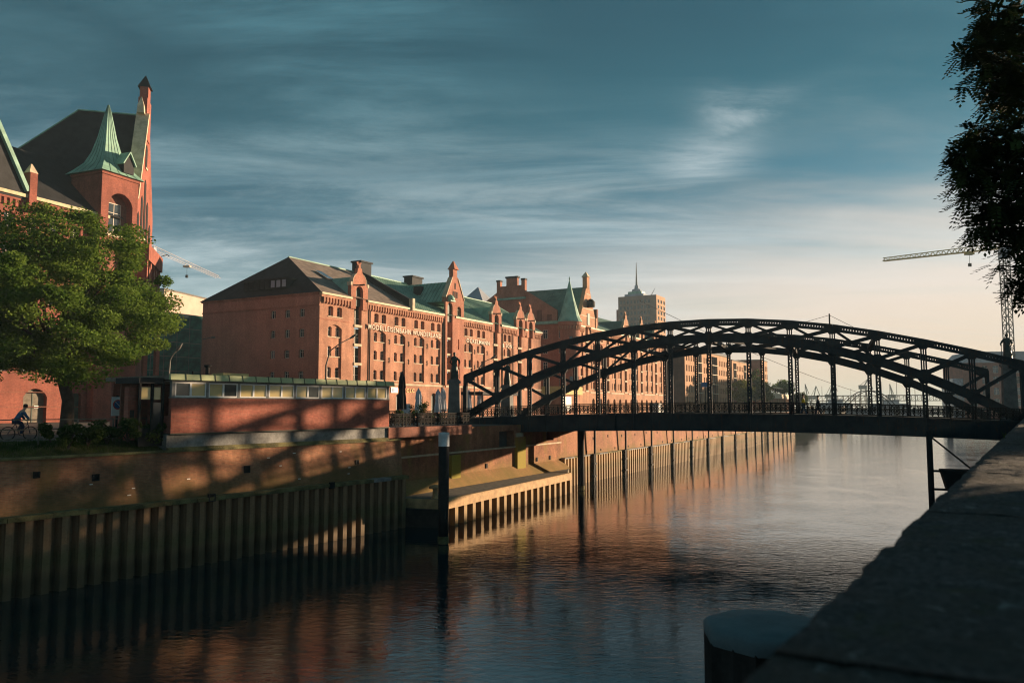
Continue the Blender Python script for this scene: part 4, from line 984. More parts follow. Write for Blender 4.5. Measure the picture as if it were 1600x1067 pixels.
# ---- second warehouse, corner turret and tall gable
BOo = AO + dF * 80; MBb = T(BOo) @ RZ(FR); EB = 25.9
wb_ = empty('brick_warehouse', BOo, FR, 'tall brick warehouse with round corner turret and stepped gables behind bridge', 'warehouse')
rowsB = [(12.3, 13.9), (15.1, 16.7), (17.9, 19.5), (20.8, 22.3), (23.2, 24.6)]
slotB = [(5.8, 7.3), (18.5, 20.1), (30.5, 32.1), (42.5, 44.1), (54.5, 56.1)]
speicher(wb_, 63.5, STREET, 11.6, EB, rowsB, [3.2, 10.2, 14.8, 23.3, 27.2, 35.2, 39.2, 47.2, 51.2, 59.4], slotB, M['brickB'], [(x, 1.5, 10.2) for x in (10.2, 14.8, 19.3, 23.3, 27.2, 31.3, 35.2, 39.2, 43.3, 47.2, 51.2, 55.3, 59.4)], 22.7)
for a, b_ in slotB: bay_doors(wb_, a, b_, [(r[0] - .3, r[1] + .35) for r in rowsB])
for tc2 in (31.3, 55.3, 43.3): lucarne(wb_, I4, tc2, 2.0, EB - 1.2, EB + 2.2, EB + 5.6, M['brickB'], M['copperD'], 9, .8, (25.3, 28.2))
# banner on the facade
MB().box(12.2, 13.0, -1.6, -1.5, 14.5, 20.5).build('banner', M['parasolW'], wb_)
# end wall facing the bridge
We = 31.0; MEb = Matrix(((0, 1, 0, 0), (-1, 0, 0, We), (0, 0, 1, 0), (0, 0, 0, 1)))
o_ = lambda u: We - u
poly = [(0, STREET), (We, STREET), (We, 26.9), (o_(4.2), 26.9), (o_(4.2), 29.4), (o_(12.1), 34.3), (o_(19), 34.3), (o_(27), 29.3), (0, 26.5)]
MB(MEb).prism(poly, 0.004, .5).build('end_wall', M['brickA2'], wb_)
for u0, u1, z1 in ((12.1, 19.0, 35.5), (13.9, 16.7, 37.2)): MB(MEb).box(o_(u1), o_(u0), -.12 if z1 > 36 else -.06, .6, 33.0, z1).build('stepped_parapet', M['brickA2'], wb_)
MB(MEb).box(o_(16.9), o_(13.7), -.3, .8, 37.2, 37.6).build('parapet_cap', M['slateD'], wb_)
for u in (12.4, 18.7): 
    MB(MEb).box(o_(u) - .45, o_(u) + .45, -.2, .7, 32.6, 36.6).build('parapet_pier', M['brickA2'], wb_); MB(MEb).box(o_(u) - .55, o_(u) + .55, -.3, .8, 36.6, 36.95).build('pier_cap', M['slateD'], wb_)
MB(MEb).box(o_(19.4), o_(11.8), -.45, .1, 32.3, 32.75).build('copper_ledge', M['copper'], wb_)
MB(MEb).box(o_(10.2), o_(2.2), -1.2, .05, 26.3, 26.9).build('copper_ledge', M['copper'], wb_)
for i, (u, z) in enumerate(((6.0, 27.5), (8.5, 28.6), (11.0, 29.8), (20.5, 29.8), (23.0, 28.6))):
    MB(MEb).box(o_(u) - .6, o_(u) + .6, -.10, -.02, 27.2, z + 1.0).build('blind_arch', M['brickR'], wb_)
for u in (3.2, 7.0, 11.0, 15.0, 19.0):
    for z in (12.5, 16.2, 19.9, 23.2): put_window(wb_, MEb, o_(u), z, 1.1, 1.9, -.06)
# roofs
MB().add([(0.3, -.4, EB + .17), (63.6, -.4, EB + .17), (63.6, 15.5, 33.4), (.3, 15.5, 33.4), (.3, 31, EB), (63.6, 31, EB)], [(0, 1, 2, 3), (3, 2, 5, 4)]).build('main_roof', M['copperD'], wb_)
tg = 6.6; hg = 4.6
MB().prism([(tg - hg - .3, 27.0), (tg + hg + .3, 27.0), (tg, 35.0)], .5, 15).build('gable_roof', M['copperD'], wb_)
MB().prism([(tg - hg, 26.0), (tg + hg, 26.0), (tg + hg, 27.2), (tg + 1.0, 34.6), (tg - 1.0, 34.6), (tg - hg, 27.2)], -.35, .5).build('gable', M['brickB'], wb_)
MB().box(tg - .75, tg + .75, -.45, .6, 34.6, 37.2).build('gable_pinnacle', M['brickB'], wb_); MB().lathe([(1.1, 37.2), (.1, 38.4)], 4, (tg, .1), ph=math.pi/4).build('pinnacle_cap', M['stone'], wb_)
for zz in (28.2, 29.9, 31.6, 33.2):
    w2 = hg * (1 - (zz - 27.2) / 8.2) - .1; MB().box(tg - w2, tg + w2, -.42, -.34, zz, zz + .22).build('gable_band', M['stone'], wb_)
o = MB().box(tg - .6, tg + .6, -.5, -.36, 26.4, 29.0).build('loading_door', M['door'], wb_)
MB().lathe([(.9, 30.4), (1.0, 30.8), (.95, 31.6), (.5, 32.1), (.05, 32.3)], 14, (tg, -1.0)).build('hoist_hood', M['slateD'], wb_, None, True)
for tq in (tg - hg, tg + hg): MB().box(tq - .4, tq + .4, -.5, .6, 26.0, 28.4).build('kneeler', M['brickB'], wb_)
tu = empty('corner_turret', (0, 0, 0)); bpy.data.objects.remove(tu)
MB().lathe([(2.15, STREET), (2.15, 24.6), (2.35, 24.8), (2.35, 25.6), (2.55, 25.8), (2.55, 26.5)], 24, (-.4, 1.0)).build('turret', M['brickA2'], wb_, None, False)
MB().lathe([(2.75, 26.5), (2.2, 27.6), (1.1, 31.4), (.22, 35.0), (.08, 35.6), (.16, 35.9), (.04, 36.4)], 16, (-.4, 1.0)).build('turret_spire', M['copper'], wb_)
cf = MB()
for i in range(24):
    a = 2 * math.pi * i / 24; cf.box(-.4 + 2.42 * math.cos(a) - .12, -.4 + 2.42 * math.cos(a) + .12, 1 + 2.42 * math.sin(a) - .12, 1 + 2.42 * math.sin(a) + .12, 24.9, 25.6)
cf.build('turret_corbels', M['brickB'], wb_)
for a in (-1.9, -2.6, -1.2):
    for z in (13, 17, 21.5): MB(T((-.4, 1, 0)) @ RZ(a)).box(2.1, 2.18, -.35, .35, z, z + 1.8).build('turret_window', M['glass'], wb_)
for tt, uu, ww_, hh in ((9, 9, 2.6, 4.2), (9.3, 14.5, .9, 4.0)):
    MB().box(tt, tt + 2.2, uu, uu + ww_, 31, 31 + hh).build('chimney', M['slateD'], wb_)
MB().box(14, 16.8, 3, 5.4, 27, 31.4).build('roof_house', M['slateD'], wb_); MB().box(20, 20.8, 3, 4, 27, 31.6).build('chimney', M['brickR'], wb_)

# ---- modern blocks farther along
def block(name, t0, L, W, h, label, cols, rows, zr0, zpitch, wsize, mat, end_mat, strips=(), group=None):
    o0 = AO + dF * t0; bl_ = empty(name, o0, FR, label, 'building', group); ops = []
    for c in cols:
        for r in range(rows): ops.append((c - wsize[0]/2, c + wsize[0]/2, zr0 + r * zpitch, zr0 + r * zpitch + wsize[1], 0))
    for a, b_ in strips: ops.append((a, b_, 9.5, h - .8, 0))
    MB().grid_wall(0, L, STREET, h, ops, 0, .5).build('wall', mat, bl_)
    for c in cols:
        for r in range(rows): put_window(bl_, I4, c, zr0 + r * zpitch, wsize[0], wsize[1], .28)
    for a, b_ in strips:
        MB().box(a, b_, 1.4, 1.5, 9.5, h - .8).build('glazing', M['glass'], bl_); r = 9.5
        while r < h - 1:
            MB().box(a - .1, b_ + .1, -.3, 1.4, r - .12, r + .12).build('balcony_slab', M['stone'], bl_); r += zpitch
        for q in range(3): x = a + (b_ - a) * (q + .5) / 3; MB().box(x - .06, x + .06, -.2, -.08, 9.5, h - .8).build('balcony_post', M['pile'], bl_)
    MB().box(0.0, .4, .004, W, STREET, h - .003).build('end_wall', end_mat, bl_); MB().box(L - .4, L, .004, W, STREET, h - .003).build('end_wall', end_mat, bl_)
    MB().box(-.15, L + .15, -.15, W + .1, h, h + .45).build('roof_slab', M['craneG'], bl_)
    return bl_
def cols(a, b_, s, skip=()): 
    r = []; x = a
    while x < b_:
        if not any(p - .9 < x < q + .9 for p, q in skip): r.append(x)
        x += s
    return r
s1 = ((14.5, 20.0), (33, 41))
block('apartment_block', 163.6, 59, 22, 26.3, 'sandy brick apartment block with glazed balcony strips beyond the warehouses', cols(2.2, 58, 2.6, s1), 5, 9.6, 3.25, (1.25, 1.9), M['brickD'], M['brickR'], s1)
s2 = ((2.0, 7.5), (20, 25))
block('apartment_block', 227, 33, 20, 25.6, 'second sandy brick apartment block with dark balconies, behind yellow tree', cols(9.4, 32, 2.7, s2), 5, 9.2, 3.2, (1.3, 1.9), M['brickD'], M['brickD'], s2)
block('apartment_block', 281, 16, 20, 28.4, 'narrow farthest apartment block with dark end wall', cols(2, 15, 3.2), 5, 10, 3.5, (1.6, 2.2), M['brickD'], M['brickR'])
ph = empty('rooftop_plant_room', AO + dF * 232 + Vector((-8, 3, 26.05)), FR, 'blue grey rooftop plant room above the second apartment block', 'plant room')
MB().box(0, 26, 0, 8, 0, 3.4).build('housing', M['hull'], ph); MB().box(-.4, 26.4, -.4, 8.4, 3.4, 3.8).build('roof', M['towerglass'], ph)

# ---- office tower
tp = at(1027.5, 600, 430); TO = Vector((tp.x, tp.y, 0)); tw = empty('office_tower', TO, FR, 'tall brick office tower with green stepped crown and antenna mast', 'tower')
HT = 69.0; FW = 22.0; SW = 16.0; M['brickT'] = brick('brick_tower', (0.34, 0.20, 0.15), (0.28, 0.16, 0.12), (0.3, 0.2, 0.16), 0.2); MT_ = Matrix(((0, 1, 0, 0), (-1, 0, 0, FW), (0, 0, 1, 0), (0, 0, 0, 1)))
op = []
for r in range(10):
    for c in range(11):
        if c > 8: continue
        op.append((1.0 + c * 2.0, 2.3 + c * 2.0, 36.5 + r * 3.15, 38.4 + r * 3.15, 0))
MB(MT_).grid_wall(0, FW, 0, HT, op, 0, .5).build('front_wall', M['brickT'], tw)
for a in op: put_window(tw, MT_, (a[0] + a[1]) / 2, a[2], 1.3, 1.9, .25, 'plain', 'craneG', 'glassP')
op = [(2 + c * 5, 5 + c * 5, 36.5 + r * 3.15, 38.4 + r * 3.15, 0) for r in range(10) for c in range(3)]
MB().grid_wall(0, SW, 0, HT, op, 0.004, .5).build('side_wall', M['brickD'], tw)
for a in op: put_window(tw, I4, (a[0] + a[1]) / 2, a[2], 3.0, 1.9, .25, 'plain', 'craneG', 'glassP')
MB().box(.01, SW, .01, FW, HT - .5, HT - .01).build('roof', M['craneG'], tw); MB(MT_).box(-1.3, .0, .5, 12, 0, 62).build('annex', M['brickR'], tw)
MB().box(3.5, 12.5, 8.5, 19.5, HT, HT + 1.7).build('crown_tier', M['hull'], tw); MB().box(5, 11, 10, 18, HT + 1.7, HT + 3.3).build('crown_tier', M['copper'], tw); MB().lathe([(2.6, HT + 3.3), (2.6, HT + 4.6), (1.2, HT + 5.2), (1.0, HT + 7)], 10, (8, 14)).build('crown_drum', M['hull'], tw)
MB().tube([(8, 14, HT + 7), (8, 14, HT + 13), (8, 14, HT + 20)], [.6, .34, .14], 6).build('antenna', M['craneG'], tw)
MB().tube([(8, 6, HT), (7, 3, HT + 4.5)], [.2, .12], 6).build('davit', M['craneG'], tw)
# ---- left: gabled warehouse with corner turret
CO = Vector((-46.5, 90.0, 0)); CR = R(67.0); MC = T(CO) @ RZ(CR)
wc = empty('gabled_warehouse', CO, CR, 'tall red brick building with copper turret and pointed gable behind left tree', 'warehouse')
EC = 30.0; XL = -26.0
ops = []; wl = []
dl_ = loc(MC, 36, 630); dr_ = loc(MC, 73, 630); ops.append((dl_.x, dr_.x, STREET, loc(MC, 55, 607).z, .9)); doorC = ops[0]
gl = loc(MC, 149, 640); gr = loc(MC, 178, 640); ops.append((gl.x, gr.x, STREET, 10.6, .3)); gate = ops[1]
wl_ = loc(MC, 112, 640).x; ops.append((wl_, wl_ + 1.1, STREET, 10.0, .3)); sd_ = ops[2]
x = XL + 1.5
while x < -1.5:
    for z in (12.0, 15.6, 19.2, 22.8, 26.2):
        ops.append((x, x + 1.2, z, z + 2.0, .25)); wl.append((x + .6, z))
    x += 2.5
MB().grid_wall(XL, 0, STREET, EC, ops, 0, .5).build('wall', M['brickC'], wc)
for x, z in wl: put_window(wc, I4, x, z, 1.2, 2.0, .3)
o = MB().box(doorC[0], doorC[1], .48, .54, STREET, doorC[3]).build('arched_door', M['planks'], wc); MB().box((doorC[0] + doorC[1])/2 - .05, (doorC[0] + doorC[1])/2 + .05, .44, .48, STREET, doorC[3] - .4).build('door_post', M['door'], o); MB().box((doorC[0]+doorC[1])/2 + .2, (doorC[0]+doorC[1])/2 + .7, .42, .48, 8.3, 8.55).build('door_notice', M['white'], o)
o = MB().box(gate[0], gate[1], .40, .46, STREET, gate[3]).build('gate', M['dark'], wc)
for i in range(11): x = gate[0] + (gate[1] - gate[0]) * (i + .5) / 11; MB().box(x - .05, x + .05, .1, .18, STREET, gate[3] - .1).build('gate_bar', M['planks'], o)
MB().box(sd_[0], sd_[1], .4, .46, STREET, sd_[3]).build('side_door', M['door'], wc)
for z in (8.4, 9.9): MB().box(XL, gate[0] - .3, -.02, .0, z, z + .08).build('glazed_band', M['brickR'], wc)
MB().box(XL, 0, -.25, .0, EC - .5, EC - .1).build('cornice', M['brickC'], wc); MB().box(XL, 0, -.5, .1, EC - .1, EC + .25).build('gutter', M['gutter'], wc)
fr = MB(); x = XL
while x < -.5: fr.box(x, x + .3, -.2, 0, EC - 1.2, EC - .5); x += .6
fr.build('corbel_frieze', M['brickC'], wc)
MB().add([(XL, -.45, EC + .2), (2, -.45, EC + .2), (2, 8, 37.6), (XL, 8, 37.6), (XL, 16, EC), (2, 16, EC)], [(0, 1, 2, 3), (3, 2, 5, 4)]).build('roof', M['slateD'], wc)
# left cross gable with copper verge and brick pinnacle
gx = loc(MC, 40, 300).x
gp = [(gx - 9, EC - .3), (gx - .2, EC - .3), (gx - .2, EC + .2), (gx - 4.6, EC + 8.2), (gx - 9, EC + .2)]
MB().prism(gp, -.3, .1).build('cross_gable', M['slateD'], wc)
MB().prism([(gx - 9, EC + .1), (gx - .2, EC + .1), (gx - 4.6, EC + 8.1)], .1, 9).build('cross_roof', M['copperD'], wc)
c = MB(); c.bar((gx - .1, -.2, EC + .6), (gx - 4.6, -.2, EC + 8.6), .9, .4); c.bar((gx - 9.1, -.2, EC + .6), (gx - 4.6, -.2, EC + 8.6), .9, .4); c.build('copper_verge', M['copper'], wc)
MB().box(gx - .05, gx + .75, -.7, .3, EC - 1.5, EC + 2.6).build('pinnacle', M['brickC'], wc); MB().lathe([(.68, EC + 2.6), (.08, EC + 3.6)], 4, (gx + .35, -.2), ph=math.pi/4).build('pinnacle_cap', M['stone'], wc)
# turret
tl = loc(MC, 158, 320, -1.0).x; trr = loc(MC, 215, 320, -1.0).x; TZ = 8.5 + (634 - 266) * 89.5 / f_px + .3; yf = -1.0; yb = yf + (trr - tl)
ww_ = trr - tl
b = MB(); b.grid_wall(tl, trr, STREET, TZ, [(tl + ww_ * .2, trr - ww_ * .14, TZ - 7.1, TZ - 2.3, 1.3), (tl + ww_ * .2, trr - ww_ * .14, TZ - 12.0, TZ - 7.9, 1.3)], yf, 1.0)
b.add([(tl, yf, STREET), (tl, yb, STREET), (tl, yb, TZ), (tl, yf, TZ)], [(0, 3, 2, 1)]); b.add([(trr, yf, STREET), (trr, yb, STREET), (trr, yb, TZ), (trr, yf, TZ)], [(0, 1, 2, 3)])
tr_ = b.build('turret', M['brickC'], wc)
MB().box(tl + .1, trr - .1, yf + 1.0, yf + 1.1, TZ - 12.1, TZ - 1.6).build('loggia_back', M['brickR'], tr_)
wn = put_window(wc, I4, (tl + trr)/2, TZ - 6.8, 1.9, 3.4, yf + .9); MB().box(tl + .7, trr - .5, yf - .08, yf + .9, TZ - 7.5, TZ - 7.1).build('loggia_sill', M['stone'], tr_)
MB().box(tl - .15, trr + .15, yf - .15, yb, TZ - .55, TZ - .25).build('turret_cornice', M['brickC'], tr_)
cx_, cy_ = (tl + trr)/2, (yf + yb)/2; hwT = ww_/2
ZA = 9.3 + (634 - 162) * 91.0 / f_px
hs = ZA - TZ; pr_ = [(1.2, TZ - .22), (.96, TZ + hs * .05), (.66, TZ + hs * .16), (.46, TZ + hs * .32), (.30, TZ + hs * .53), (.17, TZ + hs * .77), (.08, TZ + hs * .93), (.03, ZA)]
MB().lathe([(r * hwT * 1.414, z) for r, z in pr_], 4, (cx_, cy_), ph=math.pi/4).build('turret_spire', M['copper'], tr_)
sm2 = MB()
for (r, z), (r2, z2) in zip(pr_[:-1], pr_[1:]):
    for q in (-.6, -.2, .2, .6):
        sm2.bar((cx_ + q * r * hwT, cy_ - r * hwT - .01, z), (cx_ + q * r2 * hwT, cy_ - r2 * hwT - .01, z2), .04, .05); sm2.bar((cx_ - r * hwT - .01, cy_ + q * r * hwT, z), (cx_ - r2 * hwT - .01, cy_ + q * r2 * hwT, z2), .04, .05)
sm2.build('spire_seams', M['copperD'], tr_)
o = MB().prism([(cx_ + .1, TZ + .2), (cx_ + 1.5, TZ + .2), (cx_ + 1.5, TZ + 1.4), (cx_ + .8, TZ + 2.6), (cx_ + .1, TZ + 1.4)], yf - .3, cy_).build('spire_dormer', M['slateD'], tr_)
c = MB(); c.bar((cx_ + 1.7, yf + .3, TZ + 1.2), (cx_ + .8, yf + .3, TZ + 2.75), 1.6, .12); c.bar((cx_ - .1, yf + .3, TZ + 1.2), (cx_ + .8, yf + .3, TZ + 2.75), 1.6, .12); c.build('dormer_roof', M['copper'], o)
# gable wing, facing the street at the right
GO = MC @ Vector((trr + .1, yf + .6, 0)); GR = R(105); MG = T(GO) @ RZ(GR); MGL = MC.inverted() @ MG
GWd = 12.0; GE = 33.0; GP = 46.0
gl_ = [(0, STREET), (GWd, STREET), (GWd, GE), (GWd/2 + 1.3, GP - 1.0), (GWd/2 - 1.3, GP - 1.0), (0, GE)]
MB(MGL).prism(gl_, 0, .8).build('gable_wall', M['brickC'], wc)
MB(MGL).box(GWd/2 - 1.35, GWd/2 + 1.35, -.12, .92, GP - 4, GP + 1.2).build('gable_shaft', M['brickC'], wc)
MB(MGL).box(GWd/2 - .75, GWd/2 + .75, -.1, .9, GP + 1.2, GP + 2.8).build('pinnacle', M['brickC'], wc); MB(MGL).lathe([(1.1, GP + 2.8), (.06, GP + 4.5)], 4, (GWd/2, .4), ph=math.pi/4).build('pinnacle_cap', M['slateD'], wc)
MB(MGL).lathe([(.6, GP - 1.2), (.5, GP - .2), (.05, GP + .9)], 4, (GWd/2 - 2.2, .4), ph=math.pi/4).build('side_finial', M['stone'], wc)
c = MB(MGL); c.bar((-.2, .3, GE), (GWd/2 - 1.4, .3, GP - 1.0), 1.5, .35); c.build('gable_coping', M['stone'], wc); c = MB(MGL); c.bar((GWd + .1, .5, GE), (GWd/2 + 1.4, .5, GP - 1.0), .9, .3); c.build('gable_coping', M['brickC'], wc)
for x, z0, z1 in ((2.2, 29, 32), (4.2, 29, 34.5), (6, 29.5, 37), (7.8, 29, 34.5), (9.8, 29, 32), (6, 38.5, 41.5), (3, 24, 27), (6, 24, 27), (9, 24, 27)):
    o = MB(MGL).prism([(x - .55, z0), (x + .55, z0), (x + .55, z1 - .5), (x, z1), (x - .55, z1 - .5)], -.06, .05).build('gable_window', M['dark'], wc); MB(MGL).box(x - .62, x + .62, -.14, .0, z0 - .2, z0).build('window_sill', M['stone'], o)
bal = MB(MGL); bal.box(1.0, GWd - 1, -1.6, 0, 26.0, 26.4); bal.box(1.0, GWd - 1, -1.6, -1.4, 26.4, 27.9); bal.box(1.0, 1.2, -1.4, 0, 26.4, 27.9); bal.box(GWd - 1.2, GWd - 1, -1.4, 0, 26.4, 27.9)
bo = bal.build('balcony', M['brickC'], wc)
for x in (1.6, 4.0, 6.0, 8.0, 10.4): MB(MGL).prism([(x - .3, 26.0), (x - .3, 22.5), (x + .3, 22.5), (x + .3, 26.0)][::-1], -1.4, 0).build('balcony_corbel', M['brickC'], bo)
for x in (2.8, 6, 9.2): MB(MGL).prism([(x - .45, 23), (x + .45, 23), (x + .45, 24.9), (x, 25.6), (x - .45, 24.9)], -1.46, -1.38).build('balcony_arch', M['brickR'], bo)
MB(MGL).tube([(9.5, -1.6, 27.9), (9.6, -2.3, 28.2), (9.6, -2.6, 28.0)], .05, 6).build('balcony_lamp', M['pile'], bo)
rf = MB(MGL)
rf.add([(-.4, .8, GE - 1.6), (GWd/2, .8, GP - .8), (GWd/2, 8.0, GP - .8), (-.4, 20, GE - 1.6)], [(0, 1, 2, 3)])
rf.add([(GWd + .4, .8, GE - 1.6), (GWd/2, .8, GP - .8), (GWd/2, 8.0, GP - .8), (GWd + .4, 20, GE - 1.6)], [(3, 2, 1, 0)])
rf.add([(-.4, 20, GE - 1.6), (GWd/2, 8.0, GP - .8), (GWd + .4, 20, GE - 1.6)], [(0, 1, 2)]); rf.build('gable_roof', M['slateD'], wc)
MB(MGL).box(-.0, .35, .8, 14, STREET, GE - 1.4).build('wing_side_wall', M['brickC'], wc)
v = MB(MGL); v.bar((GWd/2, .8, GP - .72), (GWd/2, 8, GP - .72), .35, .15); v.bar((GWd/2, 8, GP - .72), (-.4, 20, GE - 1.5), .3, .15); v.build('copper_ridge', M['copper'], wc)
for x in (.25, 2.0, 3.8): MB().box(trr + x - .1, trr + x + .45, yf + 0.2, yf + .6, STREET, 22).build('lesene', M['brickC'], wc)

# ---- green glass office and beige block between the two brick warehouses
p0 = at(212, 600, 150); p1 = at(330, 600, 166); dg = Vector((p1.x - p0.x, p1.y - p0.y, 0)); Lg = dg.length; ga = math.atan2(dg.y, dg.x)
gg = empty('glass_office', (p0.x, p0.y, 0), ga, 'green glass curtain wall office between the two red brick warehouses', 'office')
hg_ = 8.5 + (634 - 489) * 158 / f_px; MB().box(0, Lg, .1, 14, STREET, hg_ - .1).build('core', M['dark'], gg)
nc, nr = 6, 7; cw = Lg / nc; rh = (hg_ - STREET) / nr; gm = MB().box(.05, cw - .05, 0.0, .05, .05, rh - .05).mesh('glass_pane', M['greenglass'])
for c in range(nc):
    for r in range(nr): o = bpy.data.objects.new('glass_pane', gm); COL.objects.link(o); o.parent = gg; o.location = (c * cw, random.uniform(0, .012), STREET + r * rh); o.rotation_euler = (random.uniform(-.006, .006), 0, random.uniform(-.012, .012))
for c in range(nc + 1): MB().box(c * cw - .05, c * cw + .05, -.06, .04, STREET, hg_).build('mullion', M['craneG'], gg)
for r in range(nr + 1): MB().box(0, Lg, -.03, .06, STREET + r * rh - .06, STREET + r * rh + .06).build('transom', M['craneG'], gg)
p0 = at(255, 500, 205); p1 = at(345, 500, 232); dg = Vector((p1.x - p0.x, p1.y - p0.y, 0)); Lg = dg.length
bb = empty('beige_block', (p0.x, p0.y, 0), math.atan2(dg.y, dg.x), 'plain pinkish beige block rising behind the green glass office', 'building')
MB().box(0, Lg, 0, 20, STREET, 8.5 + (634 - 451) * 205 / f_px).build('wall', M['beige'], bb); MB().box(-.2, Lg + .2, -.2, 20, 8.5 + (634 - 451) * 205 / f_px, 8.5 + (634 - 451) * 205 / f_px + .4).build('parapet', M['craneG'], bb)
# glass pyramid roof behind the warehouse
gpyr = at(747, 470, 190); gy = empty('glass_pyramid_roof', (gpyr.x, gpyr.y, gpyr.z - 6), FR, 'pale glass pyramid roof peeking out behind the copper roofs', 'roof')
MB().lathe([(5.5, 0), (5.5, 4.5), (.1, 9.3)], 4, ph=math.pi/4).build('glazing', M['hull'], gy); MB().box(-3.9, 3.9, -3.9, 3.9, -30, 0).build('tower_base', M['brickR'], gy)

# ---- right bank building beyond the bridge
p0 = at(1507, 600, 360); rb = empty('brick_office', (p0.x, p0.y, 0), -R(8), 'shaded red brick building with grey mansard on right bank behind bridge', 'building')
ops = [(3 + c * 4.6, 5.4 + c * 4.6, z, z + 3.2, .2) for c in range(13) for z in (8.6, 13.6, 18.6, 23.4)]
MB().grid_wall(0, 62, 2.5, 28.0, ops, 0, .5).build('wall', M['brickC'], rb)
for a in ops: put_window(rb, I4, (a[0] + a[1])/2, a[2], 2.4, 3.2, .3)
MB().box(0, .5, .004, 24, 2.5, 27.99).build('end_wall', M['brickC'], rb)
MB().prism([(-.5, 28.0), (62.5, 28.0), (58, 33.0), (4.6, 33.0)], -.3, 24).build('mansard', M['hull'], rb)
MB().box(-4.6, -.02, 1, 14, 2.5, 21).build('glass_annex', M['towerglass'], rb)
# ------------------------------------------------------------------ vegetation
def leaves_mesh(name, centers, size, mat, up=.25, aspect=.65):
    """a small folded leaf at every centre"""
    n = len(centers); C = np.asarray(centers, float); s = size * rng.uniform(.65, 1.3, (n, 1))
    d = rng.normal(size=(n, 3)); d[:, 2] *= .5; d /= np.linalg.norm(d, axis=1, keepdims=True)
    nn = rng.normal(size=(n, 3)) * (1 - up) + np.array([0, 0, 1]) * up; sd_ = np.cross(d, nn); sd_ /= np.maximum(1e-5, np.linalg.norm(sd_, axis=1, keepdims=True))
    V = np.stack([C - d * s * .5, C + sd_ * s * aspect * .5, C + d * s * .5, C - sd_ * s * aspect * .5], 1).reshape(-1, 3)
    me = bpy.data.meshes.new(name); me.vertices.add(4 * n); me.vertices.foreach_set('co', V.astype(np.float32).ravel())
    me.loops.add(4 * n); me.loops.foreach_set('vertex_index', np.arange(4 * n, dtype=np.int32))
    me.polygons.add(n); me.polygons.foreach_set('loop_start', np.arange(0, 4 * n, 4, dtype=np.int32)); me.polygons.foreach_set('loop_total', np.full(n, 4, np.int32))
    me.update(calc_edges=True); me.materials.append(mat); return me
def obj_of(me, name, parent=None):
    o = bpy.data.objects.new(name, me); COL.objects.link(o); o.parent = parent; return o
def clump_points(clumps, per, flat=.45):
    out = []
    for c, r in clumps:
        p = rng.normal(size=(per, 3)); p /= np.linalg.norm(p, axis=1, keepdims=True); p *= (rng.uniform(0, 1, (per, 1)) ** .45) * r; p[:, 2] *= flat; out.append(np.array(c) + p)
    return np.concatenate(out)
def crown_tree(name, base, trunk_h, trunk_r, rx, rz, zc, nclump, per, leaf, mat, label, cat='tree', group=None, lean=(0, 0), flat=.42, cr=(.7, 1.5), hollow=.45, limbs=11):
    t = empty(name, base, 0, label, cat, group)
    b = MB(); top = Vector((lean[0] * .4, lean[1] * .4, trunk_h))
    b.tube([(0, 0, -.2), (0, 0, .35), (.03, .02, trunk_h * .5), top], [trunk_r * 1.5, trunk_r * 1.05, trunk_r * .9, trunk_r * .8], 10)
    b.build('trunk', M['bark'], t, None, True)
    cl = []
    i = 0
    while len(cl) < nclump and i < nclump * 30:
        i += 1
        p = rng.normal(size=3); p /= np.linalg.norm(p); r = rng.uniform(hollow, 1) ** .6
        q = p * r
        x, y, z = q[0] * rx + lean[0], q[1] * rx + lean[1], q[2] * rz
        if z < 0: z *= .8
        wob = 1 + .16 * math.sin(3 * math.atan2(y, x) + z * .5) + .1 * math.sin(5 * math.atan2(y, x) + 2)
        cl.append(((x * wob, y * wob, zc + z), rng.uniform(*cr)))
    lb = MB()
    for k in range(limbs):
        c = cl[rng.integers(len(cl))][0]; e = Vector(c) * .9 + Vector((lean[0], lean[1], zc)) * .1; m = top.lerp(e, .5) + Vector((0, 0, .6))
        lb.tube([top + Vector((0, 0, -.4)), top.lerp(m, .5), m, e], [trunk_r * .5, trunk_r * .36, trunk_r * .22, .03], 6)
    lb.build('limbs', M['bark'], t, None, True)
    obj_of(leaves_mesh('crown', clump_points(cl, per, flat), leaf, mat), 'crown', t)
    return t
tb = at(104, 660, 53)
crown_tree('street_tree', (tb.x, tb.y, STREET), 4.2, .42, 8.0, 6.6, 8.3, 400, 400, .20, M['leafL'], 'large leafy green street tree in front of the left warehouse', lean=(-1.5, 0), cr=(.7, 1.55), flat=.6, limbs=22, hollow=.3)
# right bank trees
def pinnate_mesh(centers, dirs, L, mat, name):
    V = []; F = []; b = 0
    for c, d in zip(centers, dirs):
        d = d / np.linalg.norm(d); s = np.cross(d, np.array([0, 0, 1.0])); s /= max(1e-4, np.linalg.norm(s)); u = np.cross(s, d); droop = rng.uniform(.1, .45)
        for i in range(7):
            a = .12 + .88 * i / 6; base = c + d * L * a - np.array([0, 0, 1]) * droop * L * a * a
            for sg in ((1, -1) if i < 6 else (0,)):
                q = (s * sg * .9 + d * .5) if sg else d; q = q / np.linalg.norm(q) * L * .30; w = np.cross(q, u); w = w / max(1e-4, np.linalg.norm(w)) * L * .085
                V += [base, base + q * .5 + w, base + q, base + q * .5 - w]; F.append((b, b + 1, b + 2, b + 3)); b += 4
    me = bpy.data.meshes.new(name); V = np.array(V, np.float32); n = len(F)
    me.vertices.add(len(V)); me.vertices.foreach_set('co', V.ravel()); me.loops.add(4 * n); me.loops.foreach_set('vertex_index', np.arange(4 * n, dtype=np.int32))
    me.polygons.add(n); me.polygons.foreach_set('loop_start', np.arange(0, 4 * n, 4, dtype=np.int32)); me.polygons.foreach_set('loop_total', np.full(n, 4, np.int32))
    me.update(calc_edges=True); me.materials.append(mat); return me
